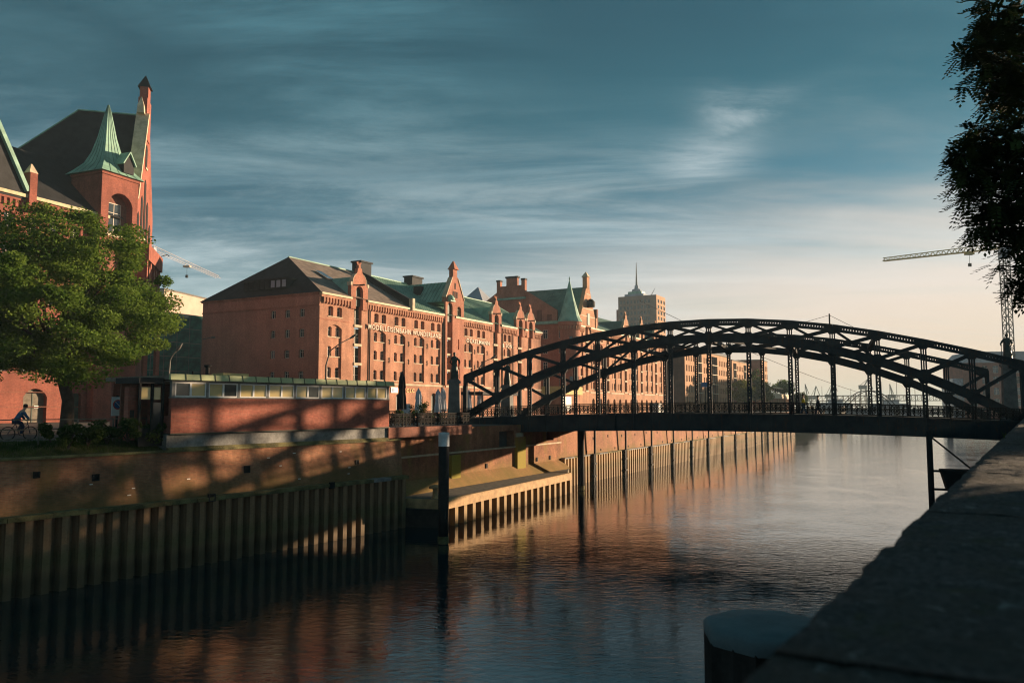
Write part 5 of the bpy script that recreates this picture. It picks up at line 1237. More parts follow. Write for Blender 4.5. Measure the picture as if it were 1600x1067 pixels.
def ash_tree(base, label, sprays, nfill):
    t = empty('ash_tree', base, 0, label, 'tree', 'trees on the right bank')
    bx = Vector(base); MB().tube([(0, 0, -.2), (.05, 0, 2.5), (0, .1, 6.0), (-.1, 0, 9.0)], [.34, .26, .2, .1], 10).build('trunk', M['bark'], t, None, True)
    C = []; D = []; lb = MB()
    for (e, r, n) in sprays:
        e = Vector(e) - bx; s = Vector((0, 0, max(2.5, min(8.0, e.z - 2.0)))); m = s.lerp(e, .55) + Vector((0, 0, .5)); lb.tube([s, m, e], [.09, .05, .012], 5)
        for k in range(n):
            a = rng.normal(size=3); a /= np.linalg.norm(a); p = np.array(e) + a * (rng.uniform() ** .5) * r * np.array([1, 1, .75])
            dd = rng.normal(size=3) * np.array([1, 1, .5]) * .7 + a * .35 + np.array([0, 0, -.15]); C.append(p); D.append(dd)
    lb.build('limbs', M['bark'], t, None, True)
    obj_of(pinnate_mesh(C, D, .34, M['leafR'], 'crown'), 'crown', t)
    return t
Yt = 15.0
spr = []
for px, py, dy, r, n in ((1560, 20, 0, .55, 90), (1590, 60, .6, .8, 150), (1540, 85, -.3, .42, 75), (1530, 62, .2, .26, 34), (1575, 110, .5, .6, 120), (1545, 120, 0, .33, 55), (1600, 140, 0, .7, 150), (1570, 160, .3, .35, 55), (1562, 40, .1, .35, 50),
        (1520, 225, .2, .34, 60), (1500, 240, -.2, .22, 28), (1497, 262, 0, .17, 18), (1545, 215, .4, .5, 110), (1580, 210, 0, .6, 140), (1540, 265, 0, .5, 105), (1575, 260, .6, .55, 130), (1522, 285, .2, .33, 60), (1520, 310, 0, .24, 32), (1560, 300, 0, .42, 80), (1595, 300, .3, .5, 110), (1600, 250, 0, .6, 120),
        (1545, 345, .1, .36, 65), (1530, 352, 0, .22, 26), (1570, 360, .2, .36, 65), (1595, 350, 0, .4, 80), (1592, 395, .1, .22, 25), (1605, 440, 0, .32, 45), (1592, 452, .1, .2, 22), (1598, 420, .1, .22, 24)):
    p = at(px, py, Yt + dy); spr.append((tuple(p), r, int(n * .7)))
    for q_ in range(2): p2 = at(px + rng.uniform(-34, 20), py + rng.uniform(-25, 25), Yt + dy); spr.append((tuple(p2), .16, 9))
for k in range(70):
    p = at(rng.uniform(1625, 2150), rng.uniform(-420, 470), Yt + rng.uniform(-3.0, 2.5)); spr.append((tuple(p), rng.uniform(.7, 1.2), 45))
tb = (13.6, 15.6, 7.15)
ash_tree(tb, 'dark ash tree overhanging the top right of the view from the bank', spr, 0)
# unseen trees added on the right bank beside the viewpoint to shade the parapet
for bx_, by_, lab in ((13.5, 7.0, 'unseen shade tree added on the right bank nearest the viewpoint'), (23, 22, 'unseen shade tree added on the right bank back from the parapet'), (31, 35, 'unseen shade tree added on the right bank before the bridge ramp'), (42, 47, 'unseen shade tree added on the right bank closest to the bridge')):
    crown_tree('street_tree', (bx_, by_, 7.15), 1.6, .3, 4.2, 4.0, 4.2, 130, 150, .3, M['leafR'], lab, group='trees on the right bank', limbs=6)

# park trees farther along the right bank, off to the right; their dappled shade reaches the left quay
for i, (bx_, by_, h_) in enumerate(((66, 76, 7.4), (66.5, 87.5, 7.8))):
    crown_tree('park_tree', (bx_, by_, 7.15), 3.0, .35, 3.9, 4.4, h_, 44, 60, .5, M['leafL'], ('nearest', 'second', 'third', 'lowest')[i] + ' park tree in the row beyond the right end of the bridge', group='park trees on the right bank', limbs=7, cr=(.9, 1.7))
def bush(px, py, Y, r, mat, label, n=700, leaf=.13, group='bushes on the left bank', flat=.8, z=None):
    p = at(px, py, Y); t = empty('bush', (p.x, p.y, z if z is not None else p.z - r * .7), 0, label, 'bush', group)
    cl = [((rng.uniform(-r, r) * .7, rng.uniform(-r, r) * .5, r * .7 + rng.uniform(-.4, .5) * r), r * rng.uniform(.3, .55)) for _ in range(9)]
    b = MB()
    for c, _ in cl[:5]: b.tube([(0, 0, -.15), (c[0] * .5, c[1] * .5, c[2] * .5), c], [.035, .025, .01], 5)
    b.build('stems', M['bark'], t); obj_of(leaves_mesh('foliage', clump_points(cl, n // 9, flat), leaf, mat), 'foliage', t); return t
k_ = 0
for px, py, r, lab in ((108, 672, .85, 'dense bush on the grass bank beside the tree trunk'), (138, 668, .8, 'bush on the grass bank just right of the tree trunk'), (168, 666, .8, 'bush below the striped gate on the left bank'), (200, 664, .75, 'bush in front of the brick pillar on the left bank'), (236, 672, .95, 'drooping bush closest to the pavilion entrance'), (255, 668, .6, 'small bush touching the pavilion corner'), (80, 668, .5, 'low bush beside the bicycle on the left bank')):
    p = loc(MQ, px, py, .95 + (k_ % 3) * .35); bush(px, py + 6, (MQ @ p).y, r, M['leafB'], lab, 1500, .14); k_ += 1
# terrace plants between pavilion and bridge
for px, py, Y, r, lab in ((623, 650, 61, .55, 'dark potted shrub right beside the pavilion corner'), (640, 652, 62, .45, 'low potted shrub left of the bushy green terrace plant'), (655, 640, 63, .8, 'bushy green plant on the quay terrace'), (672, 652, 64, .4, 'small shrub right of the bushy terrace plant'), (688, 652, 66, .4, 'small shrub on the terrace nearest the statue')):
    bush(px, py, Y, r, M['leafB'], lab, 700, .14, 'plants on the quay terrace')
# far trees
for px, py, Y, rx, rz, m, lab in ((1163, 612, 262, 4.5, 4.2, 'leafY', 'yellow green tree in front of the second apartment block'), (1180, 605, 268, 4.4, 5.5, 'leafB', 'taller green tree right of the yellow green one'), (1193, 615, 272, 3.2, 3.6, 'leafY', 'pale green small tree left of the elevated station'), (1226, 606, 330, 4.2, 3.0, 'leafL', 'round green tree above the elevated station roof'), (1250, 625, 340, 3.4, 3.2, 'leafB', 'low dark green tree at the end of the station')):
    p = at(px, py, Y); crown_tree('park_tree', (p.x, p.y, STREET), max(1.5, p.z - STREET - rz * .6), .3, rx, rz, p.z - STREET, 60, 90, .55, M[m], lab, group='trees on the far quay', cr=(.8, 1.5), limbs=4, flat=.85, hollow=.2)

# ------------------------------------------------------------------ street furniture on the left bank
rl = empty('railing', MQ @ Vector((-26, 2.3, STREET)), QR, 'two bar metal railing along the left bank in front of the tree', 'railing')
for k in range(11): MB().box(k * 1.85 - .03, k * 1.85 + .03, -.03, .03, -.2, 1.05).build('post', M['planks'], rl)
for z in (1.02, .55, .1): MB().box(0, 18.5, -.03, .03, z, z + .05).build('rail', M['planks'], rl)
tr = empty('railing', MQ @ Vector((9.6, .6, 7.0)), QR + R(3), 'dark ornamental railing on the quay terrace between pavilion and bridge', 'railing')
MB().box(-.2, 10.2, -.3, .35, -.75, -.02).build('kerb', M['brickR'], tr)
for k in range(6):
    o = bpy.data.objects.new('railing_panel', rpm); COL.objects.link(o); o.parent = tr; o.location = (k * 1.7, 0, 0)
ar = empty('approach_railing', BO, BR, 'dark ornamental railing of the bridge approach beside the statue', 'railing')
for k in range(1, 4):
    o = bpy.data.objects.new('railing_panel', rpm); COL.objects.link(o); o.parent = ar; o.location = (S * (-1.0 - .5 * k), -.34, zd(-1.3) + .05)
MB().box(S * -2.55, S * -1.4, -.5, -.1, 5.4, zd(-1.3) + .04).build('kerb', M['steel'], ar)

def lamp(px, y0, bend, tip, Y, label):
    p = at(px, y0, Y); t = empty('street_lamp', (p.x, p.y, STREET), 0, label, 'street lamp', 'curved street lamps'); b = at(*bend, Y) - t.location; e = at(*tip, Y) - t.location
    m1 = Vector((0, 0, b.z * .8)); pts = [Vector((0, 0, 0)), m1, b.lerp(m1, .25), b, b.lerp(e, .45) + Vector((0, 0, .12)), e]
    MB().tube(pts, [.10, .08, .07, .06, .05, .045], 8).build('pole', M['craneG'], t, None, True)
    d = (e - b).normalized(); MB().tube([e - d * .1, e + d * .3, e + d * .75], [.07, .14, .06], 8).build('lamp_head', M['craneG'], t, None, True)
lamp(508, 640, (516, 548), (548, 528), 78, 'curved street lamp in front of the orange warehouse corner')
lamp(262, 640, (266, 562), (277, 547), 70, 'curved street lamp behind the pavilion roof beside the left tree')
lamp(741, 640, (752, 570), (768, 560), 96, 'curved street lamp left of the bridge truss before warehouse bay')
sg = loc(MQ, 184, 632, 4.2); sgp = MQ @ sg
ns = empty('no_stopping_sign', (sgp.x, sgp.y, STREET), QR, 'white board with round blue no stopping sign on left bank', 'sign')
zc = sgp.z - STREET; MB().box(-.05, .05, .03, .1, 0, zc + .5).build('post', M['pile'], ns); MB().box(-.34, .34, 0, .03, zc - .62, zc + .42).build('board', M['white'], ns)
o = MB(Matrix.Rotation(R(90), 4, 'X')).lathe([(.27, .0), (.27, .015)], 20, (0, zc)).build('red_disc', M['red'], ns); o.location.y = -.0
MB(Matrix.Rotation(R(90), 4, 'X')).lathe([(.21, .016), (.21, .022)], 20, (0, zc)).build('blue_disc', M['blue'], ns); MB().bar((-.17, -.03, zc + .17), (.17, -.03, zc - .17), .01, .06, (0, 1, 0)).build('red_slash', M['white'], ns)

# cyclist
cp = loc(MQ, 30, 668, 4.2); cw_ = MQ @ Vector((cp.x, 4.2, 0))
bk_ = empty('bicycle', (cw_.x, cw_.y, STREET), QR, 'dark bicycle being ridden past the left railing', 'bicycle')
def ring(b, cx, cz, r, w, n=22):
    pts = [(cx + r * math.cos(2*math.pi*i/n), 0, cz + r * math.sin(2*math.pi*i/n)) for i in range(n)]
    for i in range(n): b.bar(pts[i], pts[(i+1) % n], w, w, (0, 1, 0))
for cx in (-.52, .52):
    b = MB(); ring(b, cx, .34, .33, .04); wh = b.build('wheel', M['pile'], bk_); sp = MB()
    for i in range(9): a = math.pi * 2 * i / 9; sp.bar((cx, 0, .34), (cx + .32 * math.cos(a), 0, .34 + .32 * math.sin(a)), .008, .008, (0, 1, 0))
    sp.build('spokes', M['craneG'], wh)
b = MB(); b.tube([(-.52, 0, .34), (-.18, 0, .82), (.38, 0, .8), (.0, 0, .32), (-.18, 0, .82)], .02, 6); b.tube([(-.52, 0, .34), (0, 0, .32)], .015, 6); b.tube([(.52, 0, .34), (.36, 0, .95)], .02, 6); b.build('frame', M['navy'], bk_)
MB().tube([(.36, -.25, 1.0), (.34, 0, .97), (.36, .25, 1.0)], .016, 6).build('handlebar', M['pile'], bk_); MB().box(-.3, -.06, -.07, .07, .84, .9).build('saddle', M['pile'], bk_); MB().tube([(0, -.12, .25), (0, .12, .4)], .015, 6).build('pedals', M['pile'], bk_)
cy = empty('person', (cw_.x, cw_.y, STREET), QR, 'cyclist in blue jacket leaning forward on the left bank', 'person')
V = [(-.18,0,.98),(-.05,0,1.2),(.1,0,1.42),(.18,0,1.52),(.24,0,1.62),(.27,0,1.71),(-.15,-.1,.95),(.16,-.11,.72),(.02,-.12,.3),(.14,-.12,.26),(-.15,.1,.95),(.2,.11,.86),(.0,.12,.47),(.12,.12,.43),(.1,-.19,1.4),(.22,-.22,1.18),(.36,-.24,1.04),(.1,.19,1.4),(.22,.22,1.18),(.36,.24,1.04)]
Ed = [(0,1),(1,2),(2,3),(3,4),(4,5),(0,6),(6,7),(7,8),(8,9),(0,10),(10,11),(11,12),(12,13),(2,14),(14,15),(15,16),(2,17),(17,18),(18,19)]
Rd = [(.13,.12),(.13,.11),(.14,.11),.055,(.085,.08),(.08,.075),.085,.065,.045,.035,.085,.065,.045,.035,.06,.045,.035,.06,.045,.035]
skin('body', V, Ed, Rd, M['skin'], cy)
def sub(idx, g):
    mp = {a: i for i, a in enumerate(idx)}; return [V[a] for a in idx], [(mp[a], mp[c]) for a, c in Ed if a in mp and c in mp], [(Rd[a]+g if isinstance(Rd[a], float) else (Rd[a][0]+g, Rd[a][1]+g)) for a in idx]
a, b, c = sub([1,0,2,14,15,16,17,18,19], .025); skin('jacket', a, b, c, M['bluecloth'], cy); a, b, c = sub([0,6,7,8,10,11,12], .022); skin('trousers', a, b, c, M['navy'], cy)
MB().lathe([(.03,1.62),(.1,1.66),(.11,1.74),(.08,1.8),(.02,1.82)], 10, (.25, 0)).build('hair', M['hair'], cy, None, True)

# closed parasols and tables on the quay terrace
def parasol(px, top, Y, mat, label, h=None):
    p = at(px, top, Y); h = p.z - STREET; t = empty('closed_parasol', (p.x, p.y, STREET), 0, label, 'parasol', 'closed parasols on the quay terrace')
    MB().tube([(0, 0, 0), (0, 0, h)], .04, 8).build('pole', M['craneG'], t); MB().lathe([(.35, 0), (.33, .08), (.08, .12)], 12).build('foot', M['concrete'], t)
    b = MB(); n = 16; pr = [(.33, .32*h), (.30, .5*h), (.22, .68*h), (.27, .72*h), (.2, .9*h), (.06, h - .05), (.03, h + .05)]; vs = []; fs = []
    for r, z in pr:
        for k in range(n): a = 2*math.pi*k/n; f = 1 + .22 * (1 if k % 2 else -1) * (1 if r > .1 else 0); vs.append((r*f*math.cos(a), r*f*math.sin(a), z))
    for i in range(len(pr)-1):
        for k in range(n): k2 = (k+1) % n; fs.append((i*n+k, i*n+k2, (i+1)*n+k2, (i+1)*n+k))
    b.add(vs, fs); b.build('folded_canopy', mat, t)
parasol(628.5, 581, 66, M['parasolD'], 'black closed parasol beside the right end of the pavilion')
for px, top, Y, lab in ((654, 607, 76, 'white closed parasol behind the bushy terrace plant'), (684.5, 608, 80, 'left of two white closed parasols beside the statue pedestal'), (692.5, 606, 82, 'right of two white closed parasols beside the statue pedestal'), (733, 608, 100, 'pale closed parasol behind the bridge end post'), (749, 610, 106, 'pale closed parasol behind the first truss panel')): parasol(px, top, Y, M['parasolW'], lab)
def table(px, Y, lab):
    p = at(px, 640, Y); t = empty('cafe_table', (p.x, p.y, STREET), random.random(), lab, 'table', 'cafe tables on the quay terrace')
    MB().lathe([(.4, .72), (.4, .75)], 14).build('top', M['white'], t); MB().tube([(0, 0, 0), (0, 0, .72)], .035, 8).build('leg', M['pile'], t); MB().lathe([(.24, 0), (.2, .04)], 12).build('foot', M['pile'], t)
for px, Y, lab in ((634, 65, 'small white cafe table near the black parasol'), (664, 70, 'small white cafe table right of the bushy plant'), (678, 74, 'small white cafe table left of the twin parasols')): table(px, Y, lab)
ws = at(634, 640, 68); wb2 = empty('menu_board', (ws.x, ws.y, STREET), .2, 'pale menu board standing among the terrace plants', 'menu board')
MB().box(-.4, .4, 0, .05, .9, 1.9).build('board', M['parasolW'], wb2); MB().box(-.36, -.3, .05, .1, 0, 1.9).build('leg', M['pile'], wb2); MB().box(.3, .36, .05, .1, 0, 1.9).build('leg', M['pile'], wb2)
# kiosk roof behind the left truss end, white van on the far quay, blue direction sign
kp = at(768, 640, 104); kk = empty('terrace_canopy', (kp.x, kp.y, STREET), FR, 'flat dark terrace canopy behind the left end of the bridge', 'canopy')
MB().box(-5, 5, -1.6, 1.6, 3.1, 3.5).build('roof', M['slateD'], kk)
for x in (-4.7, 4.7):
    for y in (-1.4, 1.4): MB().box(x - .08, x + .08, y - .08, y + .08, 0, 3.1).build('post', M['pile'], kk)
kp = at(879, 640, 120); k2 = empty('sales_kiosk', (kp.x, kp.y, STREET), FR, 'small yellow roofed kiosk behind the left bridge hangers', 'kiosk')
MB().box(-3.4, 3.4, -1.4, 1.4, 0, 3.4).build('body', M['brickA'], k2); MB().box(-3.7, 3.7, -1.7, 1.7, 3.4, 4.6).build('fascia', M['blind'], k2); MB().box(-3, 0, -1.44, -1.4, 1.0, 3.1).build('hatch', M['white'], k2); MB().tube([(1, 0, 4.6), (1, 0, 5.4)], .15, 8).build('flue', M['craneG'], k2)
vp = at(1026, 640, 170); va = empty('white_van', (vp.x, vp.y, STREET), FR + .1, 'white van parked on the far quay behind the railing', 'van')
MB().prism([(-2.6, .35), (2.5, .35), (2.6, 1.0), (2.1, 1.25), (1.5, 2.1), (1.2, 2.3), (-2.6, 2.3)], -.95, .95).build('body', M['white'], va); MB().prism([(1.0, 1.35), (1.85, 1.35), (1.4, 2.05), (1.0, 2.05)], -.97, .97).build('side_window', M['glass'], va); MB().add([(2.06, -.8, 1.3), (2.06, .8, 1.3), (1.53, .8, 2.08), (1.53, -.8, 2.08)], [(0, 1, 2, 3)]).build('windscreen', M['glass'], va)
for x in (-1.6, 1.6):
    for y in (-.92, .78): MB(T((x, y, .36)) @ Matrix.Rotation(R(-90), 4, 'X')).lathe([(.36, 0), (.36, .16)], 16).build('wheel', M['pile'], va)
bp = at(1102, 601, 150); bs = empty('direction_sign', (bp.x, bp.y, STREET), 0, 'blue direction sign on a post seen between the bridge hangers', 'sign')
h_ = bp.z - STREET; MB().box(-.07, .07, .02, .12, 0, h_ + .4).build('post', M['pile'], bs); MB().box(-.8, .8, -.03, .02, h_ - .45, h_ + .45).build('panel', M['blue'], bs)
# railing along the far quay edge
fr_ = empty('railing', MF @ Vector((24, .5, 6.75)), FR, 'thin iron railing along the far sunlit quay edge', 'railing')
for k in range(32): MB().box(k * 2 - .03, k * 2 + .03, -.03, .03, 0, 1.1).build('post', M['rail'], fr_)
for z in (.5, 1.05): MB().box(0, 62, -.025, .025, z, z + .05).build('rail', M['rail'], fr_)

# ------------------------------------------------------------------ far end of the canal and harbour
vp = at(1206, 620, 300); ve = at(1243, 620, 372); dv = ve - vp; vd = empty('elevated_station', (vp.x, vp.y, STREET), math.atan2(dv.y, dv.x), 'elevated railway station on pillars at the far end of the quay', 'station')
Lv = Vector((dv.x, dv.y)).length
MB().box(0, Lv, 0, 6, 4.8, 5.6).build('viaduct_deck', M['stone'], vd); MB().box(-1, Lv + 1, -.6, 6.6, 8.6, 9.0).build('roof', M['gutter'], vd); MB().box(0, Lv, .2, .3, 5.6, 6.7).build('parapet', M['stone'], vd)
k = 0
while k * 7 < Lv:
    MB().box(k * 7, k * 7 + .8, .3, 5.7, -1, 4.8).build('pillar', M['brickD'], vd); MB().box(k * 7, k * 7 + .25, .3, .55, 5.6, 8.6).build('roof_post', M['pile'], vd); k += 1
# distant arch bridge across the harbour mouth
a0 = at(1262, 634, 380); a1 = at(1440, 634, 350); da = a1 - a0; La = Vector((da.x, da.y)).length
hb = empty('harbour_bridge', (a0.x, a0.y, 0), math.atan2(da.y, da.x), 'distant steel arch bridge across the harbour mouth', 'bridge')
MB().box(-10, La + 25, 0, 8, 6.6, 7.4).build('deck', M['craneG'], hb)
for y in (0, 8):
    b = MB(); n = 20; xa, xb = La * .3, La * .78; pts = [(xa + (xb - xa) * i / n, y, 7.0 + 8.6 * (1 - (2 * i / n - 1) ** 2)) for i in range(n + 1)]; b.tube(pts, .22, 5); b.build('arch', M['steel'], hb)
    h = MB()
    for i in range(2, n - 1, 2): h.bar(pts[i], (pts[i][0], y, 7.4), .18, .18, (0, 1, 0))
    h.build('hangers', M['steel'], hb)
    g_ = MB(); x = -10
    g_.box(-10, La + 25, y - .12, y + .12, 13.2, 13.5); g_.box(-10, La + 25, y - .12, y + .12, 10.8, 11.05)
    while x < La + 25: g_.box(x - .09, x + .09, y - .1, y + .1, 10.8, 13.4); g_.bar((x, y, 10.9), (x + 2.4, y, 13.3), .1, .1, (0, 1, 0)); x += 2.4
    g_.build('lattice_girder', M['craneG'], hb)
for x in (0, La * .3, La * .78, La + 10): MB().box(x - .6, x + .6, .3, 7.7, -1, 8.6).build('pier', M['craneG'], hb)
def lattice(b, p, q, w, n, r):
    p = Vector(p); q = Vector(q); d = (q - p).normalized(); a = d.cross(Vector((0.2, .1, 1))).normalized() if abs(d.z) < .9 else Vector((1, 0, 0)); c = d.cross(a).normalized(); P = []
    for s, t in ((-1, -1), (1, -1), (1, 1), (-1, 1)):
        o = (a * s + c * t) * w / 2; b.bar(p + o, q + o, r, r); P.append(o)
    for i in range(n):
        u, v2 = p.lerp(q, i / n), p.lerp(q, (i + 1) / n)
        for k in range(4): b.bar(u + P[k], v2 + P[(k + 1) % 4], r * .7, r * .7); b.bar(v2 + P[k], v2 + P[(k + 1) % 4], r * .7, r * .7)
def harbour_crane(px, ptop, Y, tipx, tipy, label):
    b0 = at(px, 634, Y); t = empty('harbour_crane', (b0.x, b0.y, 3), 0, label, 'crane', 'harbour cranes on the horizon'); zt_ = at(px, ptop, Y).z - 3; tip = at(tipx, tipy, Y) - Vector((b0.x, b0.y, 3))
    b = MB(); 
    for s in (-1, 1): b.bar((s * 5, 0, 0), (s * 2.4, 0, zt_), 1.0, 1.0, (0, 1, 0))
    b.bar((-4, 0, zt_ * .4), (4, 0, zt_ * .4), .8, .8); b.build('portal', M['craneG'], t); MB().box(-4, 3, -2, 2, zt_, zt_ + 4).build('machine_house', M['craneG'], t)
    b = MB(); b.bar((0, 0, zt_ + 2), tip, .9, .9, (0, 1, 0)); b.bar(tip, tip + Vector((4, 0, -11)), .6, .6, (0, 1, 0)); b.bar(tip, (-3, 0, zt_ + 4), .35, .35, (0, 1, 0)); b.build('jib', M['craneG'], t)
for a in ((1350, 608, 800, 1357, 591, 'large harbour crane with raised jib left of the near hangers'), (1296, 622, 850, 1302, 595, 'slanting harbour crane jib left of centre on the horizon'), (1262, 624, 900, 1258, 600, 'thin harbour crane near the elevated station'), (1395, 622, 880, 1390, 600, 'small harbour crane between the right hangers'), (1272, 624, 920, 1275, 603, 'harbour crane with near vertical jib behind the walkers')): harbour_crane(*a)
def ship(px0, px1, Y, hh, label, masts):
    p0 = at(px0, 634, Y); p1 = at(px1, 634, Y); L_ = p1.x - p0.x; t = empty('moored_ship', (p0.x, p0.y, 0), 0, label, 'ship', 'moored ships in the harbour')
    MB().prism([(L_ * .05, -.5), (L_ * .97, -.5), (L_, hh * .45), (0, hh * .5)], -5, 5).build('hull', M['hull'], t)
    MB().box(L_ * .2, L_ * .75, -4, 4, hh * .45, hh * .8).build('superstructure', M['hull'], t); MB().box(L_ * .35, L_ * .6, -3, 3, hh * .8, hh).build('bridge_house', M['hull'], t)
    for i, (f, h) in enumerate(masts): MB().tube([(L_ * f, 0, hh * .5), (L_ * f, 0, h)], [.3, .12], 5).build('mast', M['craneG'], t)
ship(1270, 1345, 620, 14, 'pale passenger ship beneath the left part of the distant arch bridge', [(.2, 24), (.5, 28), (.8, 22)])
ship(1345, 1440, 560, 13, 'pale ship behind the right part of the distant arch bridge', [(.35, 26), (.6, 30), (.9, 24)])
# tower cranes
def tower_crane(base, ztop, tip, ctip, mw, mast_m, jib_m, label, nmast, njib, trolley=None, jt=.24):
    t = empty('tower_crane', base, 0, label, 'crane', 'tower cranes'); bz = Vector(base); T_ = Vector((0, 0, ztop - bz.z))
    b = MB(); lattice(b, (0, 0, 0), T_, mw, nmast, .22); b.build('mast', mast_m, t)
    d = (Vector(tip) - bz - T_); b = MB(); n = njib; tp_ = T_ + d; 
    sdv = d.normalized().cross(Vector((0, 0, 1))) * .7; up_ = Vector((0, 0, 1.7))
    for o in (sdv, -sdv, up_): b.bar(T_ + o, tp_ + o * (.6 if o is up_ else 1), jt, jt)
    for i in range(n):
        u, m_, v2 = T_ + d * (i / n), T_ + d * ((i + .5) / n) + up_ * (1 - .4 * i / n), T_ + d * ((i + 1) / n)
        for o in (sdv, -sdv): b.bar(u + o, m_, jt * .5, jt * .5); b.bar(m_, v2 + o, jt * .5, jt * .5)
    b.build('jib', jib_m, t)
    dc = (Vector(ctip) - bz - T_); b = MB(); b.bar(T_, T_ + dc, 1.4, .5); b.build('counter_jib', jib_m, t); MB().box(-1.2, 1.2, -1.2, 1.2, -2.2, .2).build('ballast', mast_m, t, T(T_ + dc)); MB().box(-1.1, 1.1, -1.5, .6, -2.4, -.1).build('cab', M['hull'], t, T(T_ + Vector((1.4, 0, .3)))); MB().box(-mw * .6, mw * .6, -mw * .6, mw * .6, -3.2, .6).build('slewing_ring', M['hull'], t, T(T_))
    if trolley: 
        q = T_ + d * trolley; MB().box(-1.2, 1.2, -.8, .8, -.9, -.3).build('trolley', jib_m, t, T(q)); MB().tube([q, q + Vector((0, 0, -3.6))], .06, 5).build('hoist_rope', M['pile'], t); MB().box(-.4, .4, -.3, .3, -4.6, -3.6).build('hook_block', M['pile'], t, T(q))
Yc = 240; mb_ = at(1581, 634, Yc); zt_c = at(1569, 388, Yc).z; tipc = at(1380, 409, Yc * 1.09); tipc.z = zt_c; ct = at(1608, 383, Yc * .985); ct.z = zt_c
tower_crane((mb_.x, mb_.y, 5), zt_c, tipc, ct, 2.0, M['craneG'], M['yellowp'], 'yellow grey tower crane standing above the right end of bridge', 22, 22, .27)
Yc = 250; mb_ = at(222, 634, Yc); zt_c = at(222, 388, Yc).z; tipc = at(342, 433, Yc * 1.24); tipc.z = zt_c; ct = at(190, 380, Yc * .95); ct.z = zt_c
tower_crane((mb_.x, mb_.y, 5), zt_c, tipc, ct, 2.0, M['yellowp'], M['beige'], 'pale tower crane jib in the sky behind the left tree', 20, 26, .5, .07)
# overhead wires
wr = MB(); 
def wire(p, q, sag, name, label, r=.02):
    p = Vector(p); q = Vector(q); pts = [p.lerp(q, i / 14) - Vector((0, 0, sag * 4 * (i / 14) * (1 - i / 14))) for i in range(15)]
    o = MB().tube(pts, r, 4).build(name, M['pile']); tag(o, label, 'wire')
wire(at(1000, 470, 260), at(1345, 614, 380), 2, 'overhead_wire', 'thin wire sloping down behind the bridge hangers', .09)

# ------------------------------------------------------------------ foreground parapet and mooring pile
pp_ = empty('stone_parapet', PO, PR, 'dark rough granite parapet filling the lower right foreground', 'parapet')
CT = 8.05; cw0 = .62
from mathutils import noise as mnoise
def coping(x0, x1, nx):
    prof = [(.0, -.42), (.0, -.30), (.0, -.10), (.008, -.03), (.03, -.006)] + [(.06 + (cw0 - .12) * i / 12, 0) for i in range(1, 12)] + [(cw0 - .06, -.012), (cw0 - .02, -.05), (cw0, -.12), (cw0, -.42)]
    vs = []; fs = []; n = len(prof)
    for i in range(nx + 1):
        x = x0 + .012 + (x1 - x0 - .024) * i / nx
        for y, z in prof:
            d = mnoise.noise(Vector((x * 2.6, y * 4, z * 4))) * .008 + mnoise.noise(Vector((x * 11, y * 12, z * 12))) * .010 + min(0, mnoise.noise(Vector((x * 6, y * 9, 3.3))) + .25) * .016 * (1 if y < .05 else 0)
            e = .02 if 0 < i < nx else -.0
            vs.append((x, -y + (d if y < .1 else d * .3), CT + z + d * (1 if z > -.1 else .2)))
    for i in range(nx):
        for j in range(n - 1): a = i * n + j; fs.append((a, a + 1, a + n + 1, a + n))
    fs.append(tuple(range(n))); fs.append(tuple(nx * n + j for j in range(n - 1, -1, -1)))
    return MB().add(vs, fs)
x = -4.2
while x < 70:
    L_ = 2.4; nx = 60 if x < 12 else 12
    coping(x, x + L_, nx).build('coping_stone', M['granite'], pp_, None, True); x += L_
MB().box(-40, 70, -.56, -.06, -2, CT - .42).build('wall_face', M['brickR'], pp_); MB().box(70, 330, -.56, -.06, -2, CT).build('far_wall_face', M['brickR'], pp_)
tgr = MB(); c0 = 10.2
for k in range(14):
    a = random.uniform(0, 6.28); tgr.tube([(c0 + random.uniform(-.03, .03), -.04, CT - .01), (c0 + .03 * math.cos(a), -.04 + .03 * math.sin(a), CT + random.uniform(.04, .1))], [.004, .001], 4)
o = tgr.build('grass_tuft', M['leafB'], pp_)
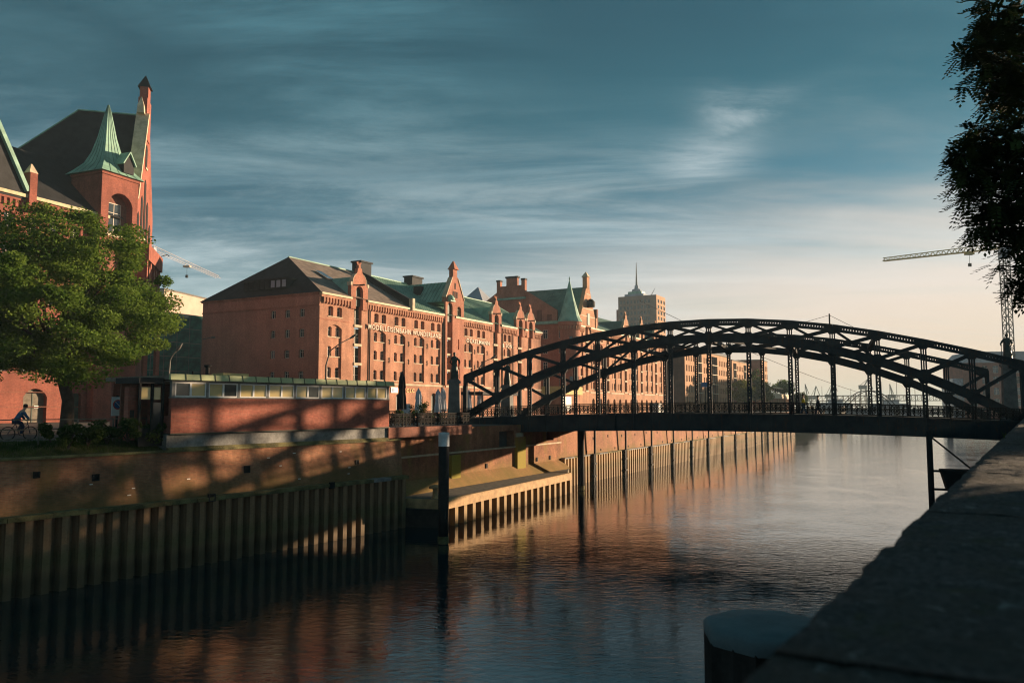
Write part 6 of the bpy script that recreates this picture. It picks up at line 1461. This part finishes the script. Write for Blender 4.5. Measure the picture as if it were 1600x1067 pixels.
mp_ = at(1200, 972, 9.0); mt = empty('timber_dolphin', (mp_.x, mp_.y, -2), .3, 'thick fluted mooring pile with flat blue grey cap beside the parapet', 'pile')
H_ = mp_.z + 2 - .03; n = 48; vs = []; fs = []
def oct_r(a): 
    s = math.pi / 4; q = (a % s) - s / 2; return .66 / math.cos(q) * .97
for z in (0, H_ - .25, H_ - .12):
    for k in range(n):
        a = 2 * math.pi * k / n; r = oct_r(a) * (1 + .03 * math.cos(a * 16)); vs.append((r * math.cos(a), r * math.sin(a), z))
for i in range(2):
    for k in range(n): k2 = (k + 1) % n; fs.append((i*n+k, i*n+k2, (i+1)*n+k2, (i+1)*n+k))
MB().add(vs, fs).build('shaft', M['pile'], mt, None, False)
M['bluecap'] = plain('blue_grey_cap', (0.11, 0.145, 0.155), 0.85, 0.15, 3, 0, 0.05)
b = MB(); vs = []; fs = []; pr = [(1.02, H_ - .16), (1.04, H_ - .1), (1.03, H_ - .03), (.97, H_ + .012), (.5, H_ + .03), (.01, H_ + .035)]
for r0, z in pr:
    for k in range(n): a = 2 * math.pi * k / n; vs.append((r0 * oct_r(a) * math.cos(a), r0 * oct_r(a) * math.sin(a), z + (0 if r0 < 1 else 0)))
for i in range(len(pr) - 1):
    for k in range(n): k2 = (k+1) % n; fs.append((i*n+k, i*n+k2, (i+1)*n+k2, (i+1)*n+k))
b.add(vs, fs).build('cap', M['bluecap'], mt, None, True)
# ------------------------------------------------------------------ evening haze over the water
def haze_material():
    m = bpy.data.materials.new('evening_haze'); m.use_nodes = True; N = m.node_tree.nodes; N.clear()
    o = N.new('ShaderNodeOutputMaterial'); v = N.new('ShaderNodeVolumePrincipled'); m.node_tree.links.new(v.outputs[0], o.inputs['Volume'])
    v.inputs['Color'].default_value = (0.70, 0.90, 1.0, 1); v.inputs['Density'].default_value = 0.00025; v.inputs['Anisotropy'].default_value = 0.0
    return m
hz = MB().box(-420, 3520, -80, 5220, -4.2, 96).build('haze', haze_material()); tag(hz, 'thin evening haze hanging over the canal and harbour', 'haze', kind='stuff')
sc.cycles.volume_bounces = 0
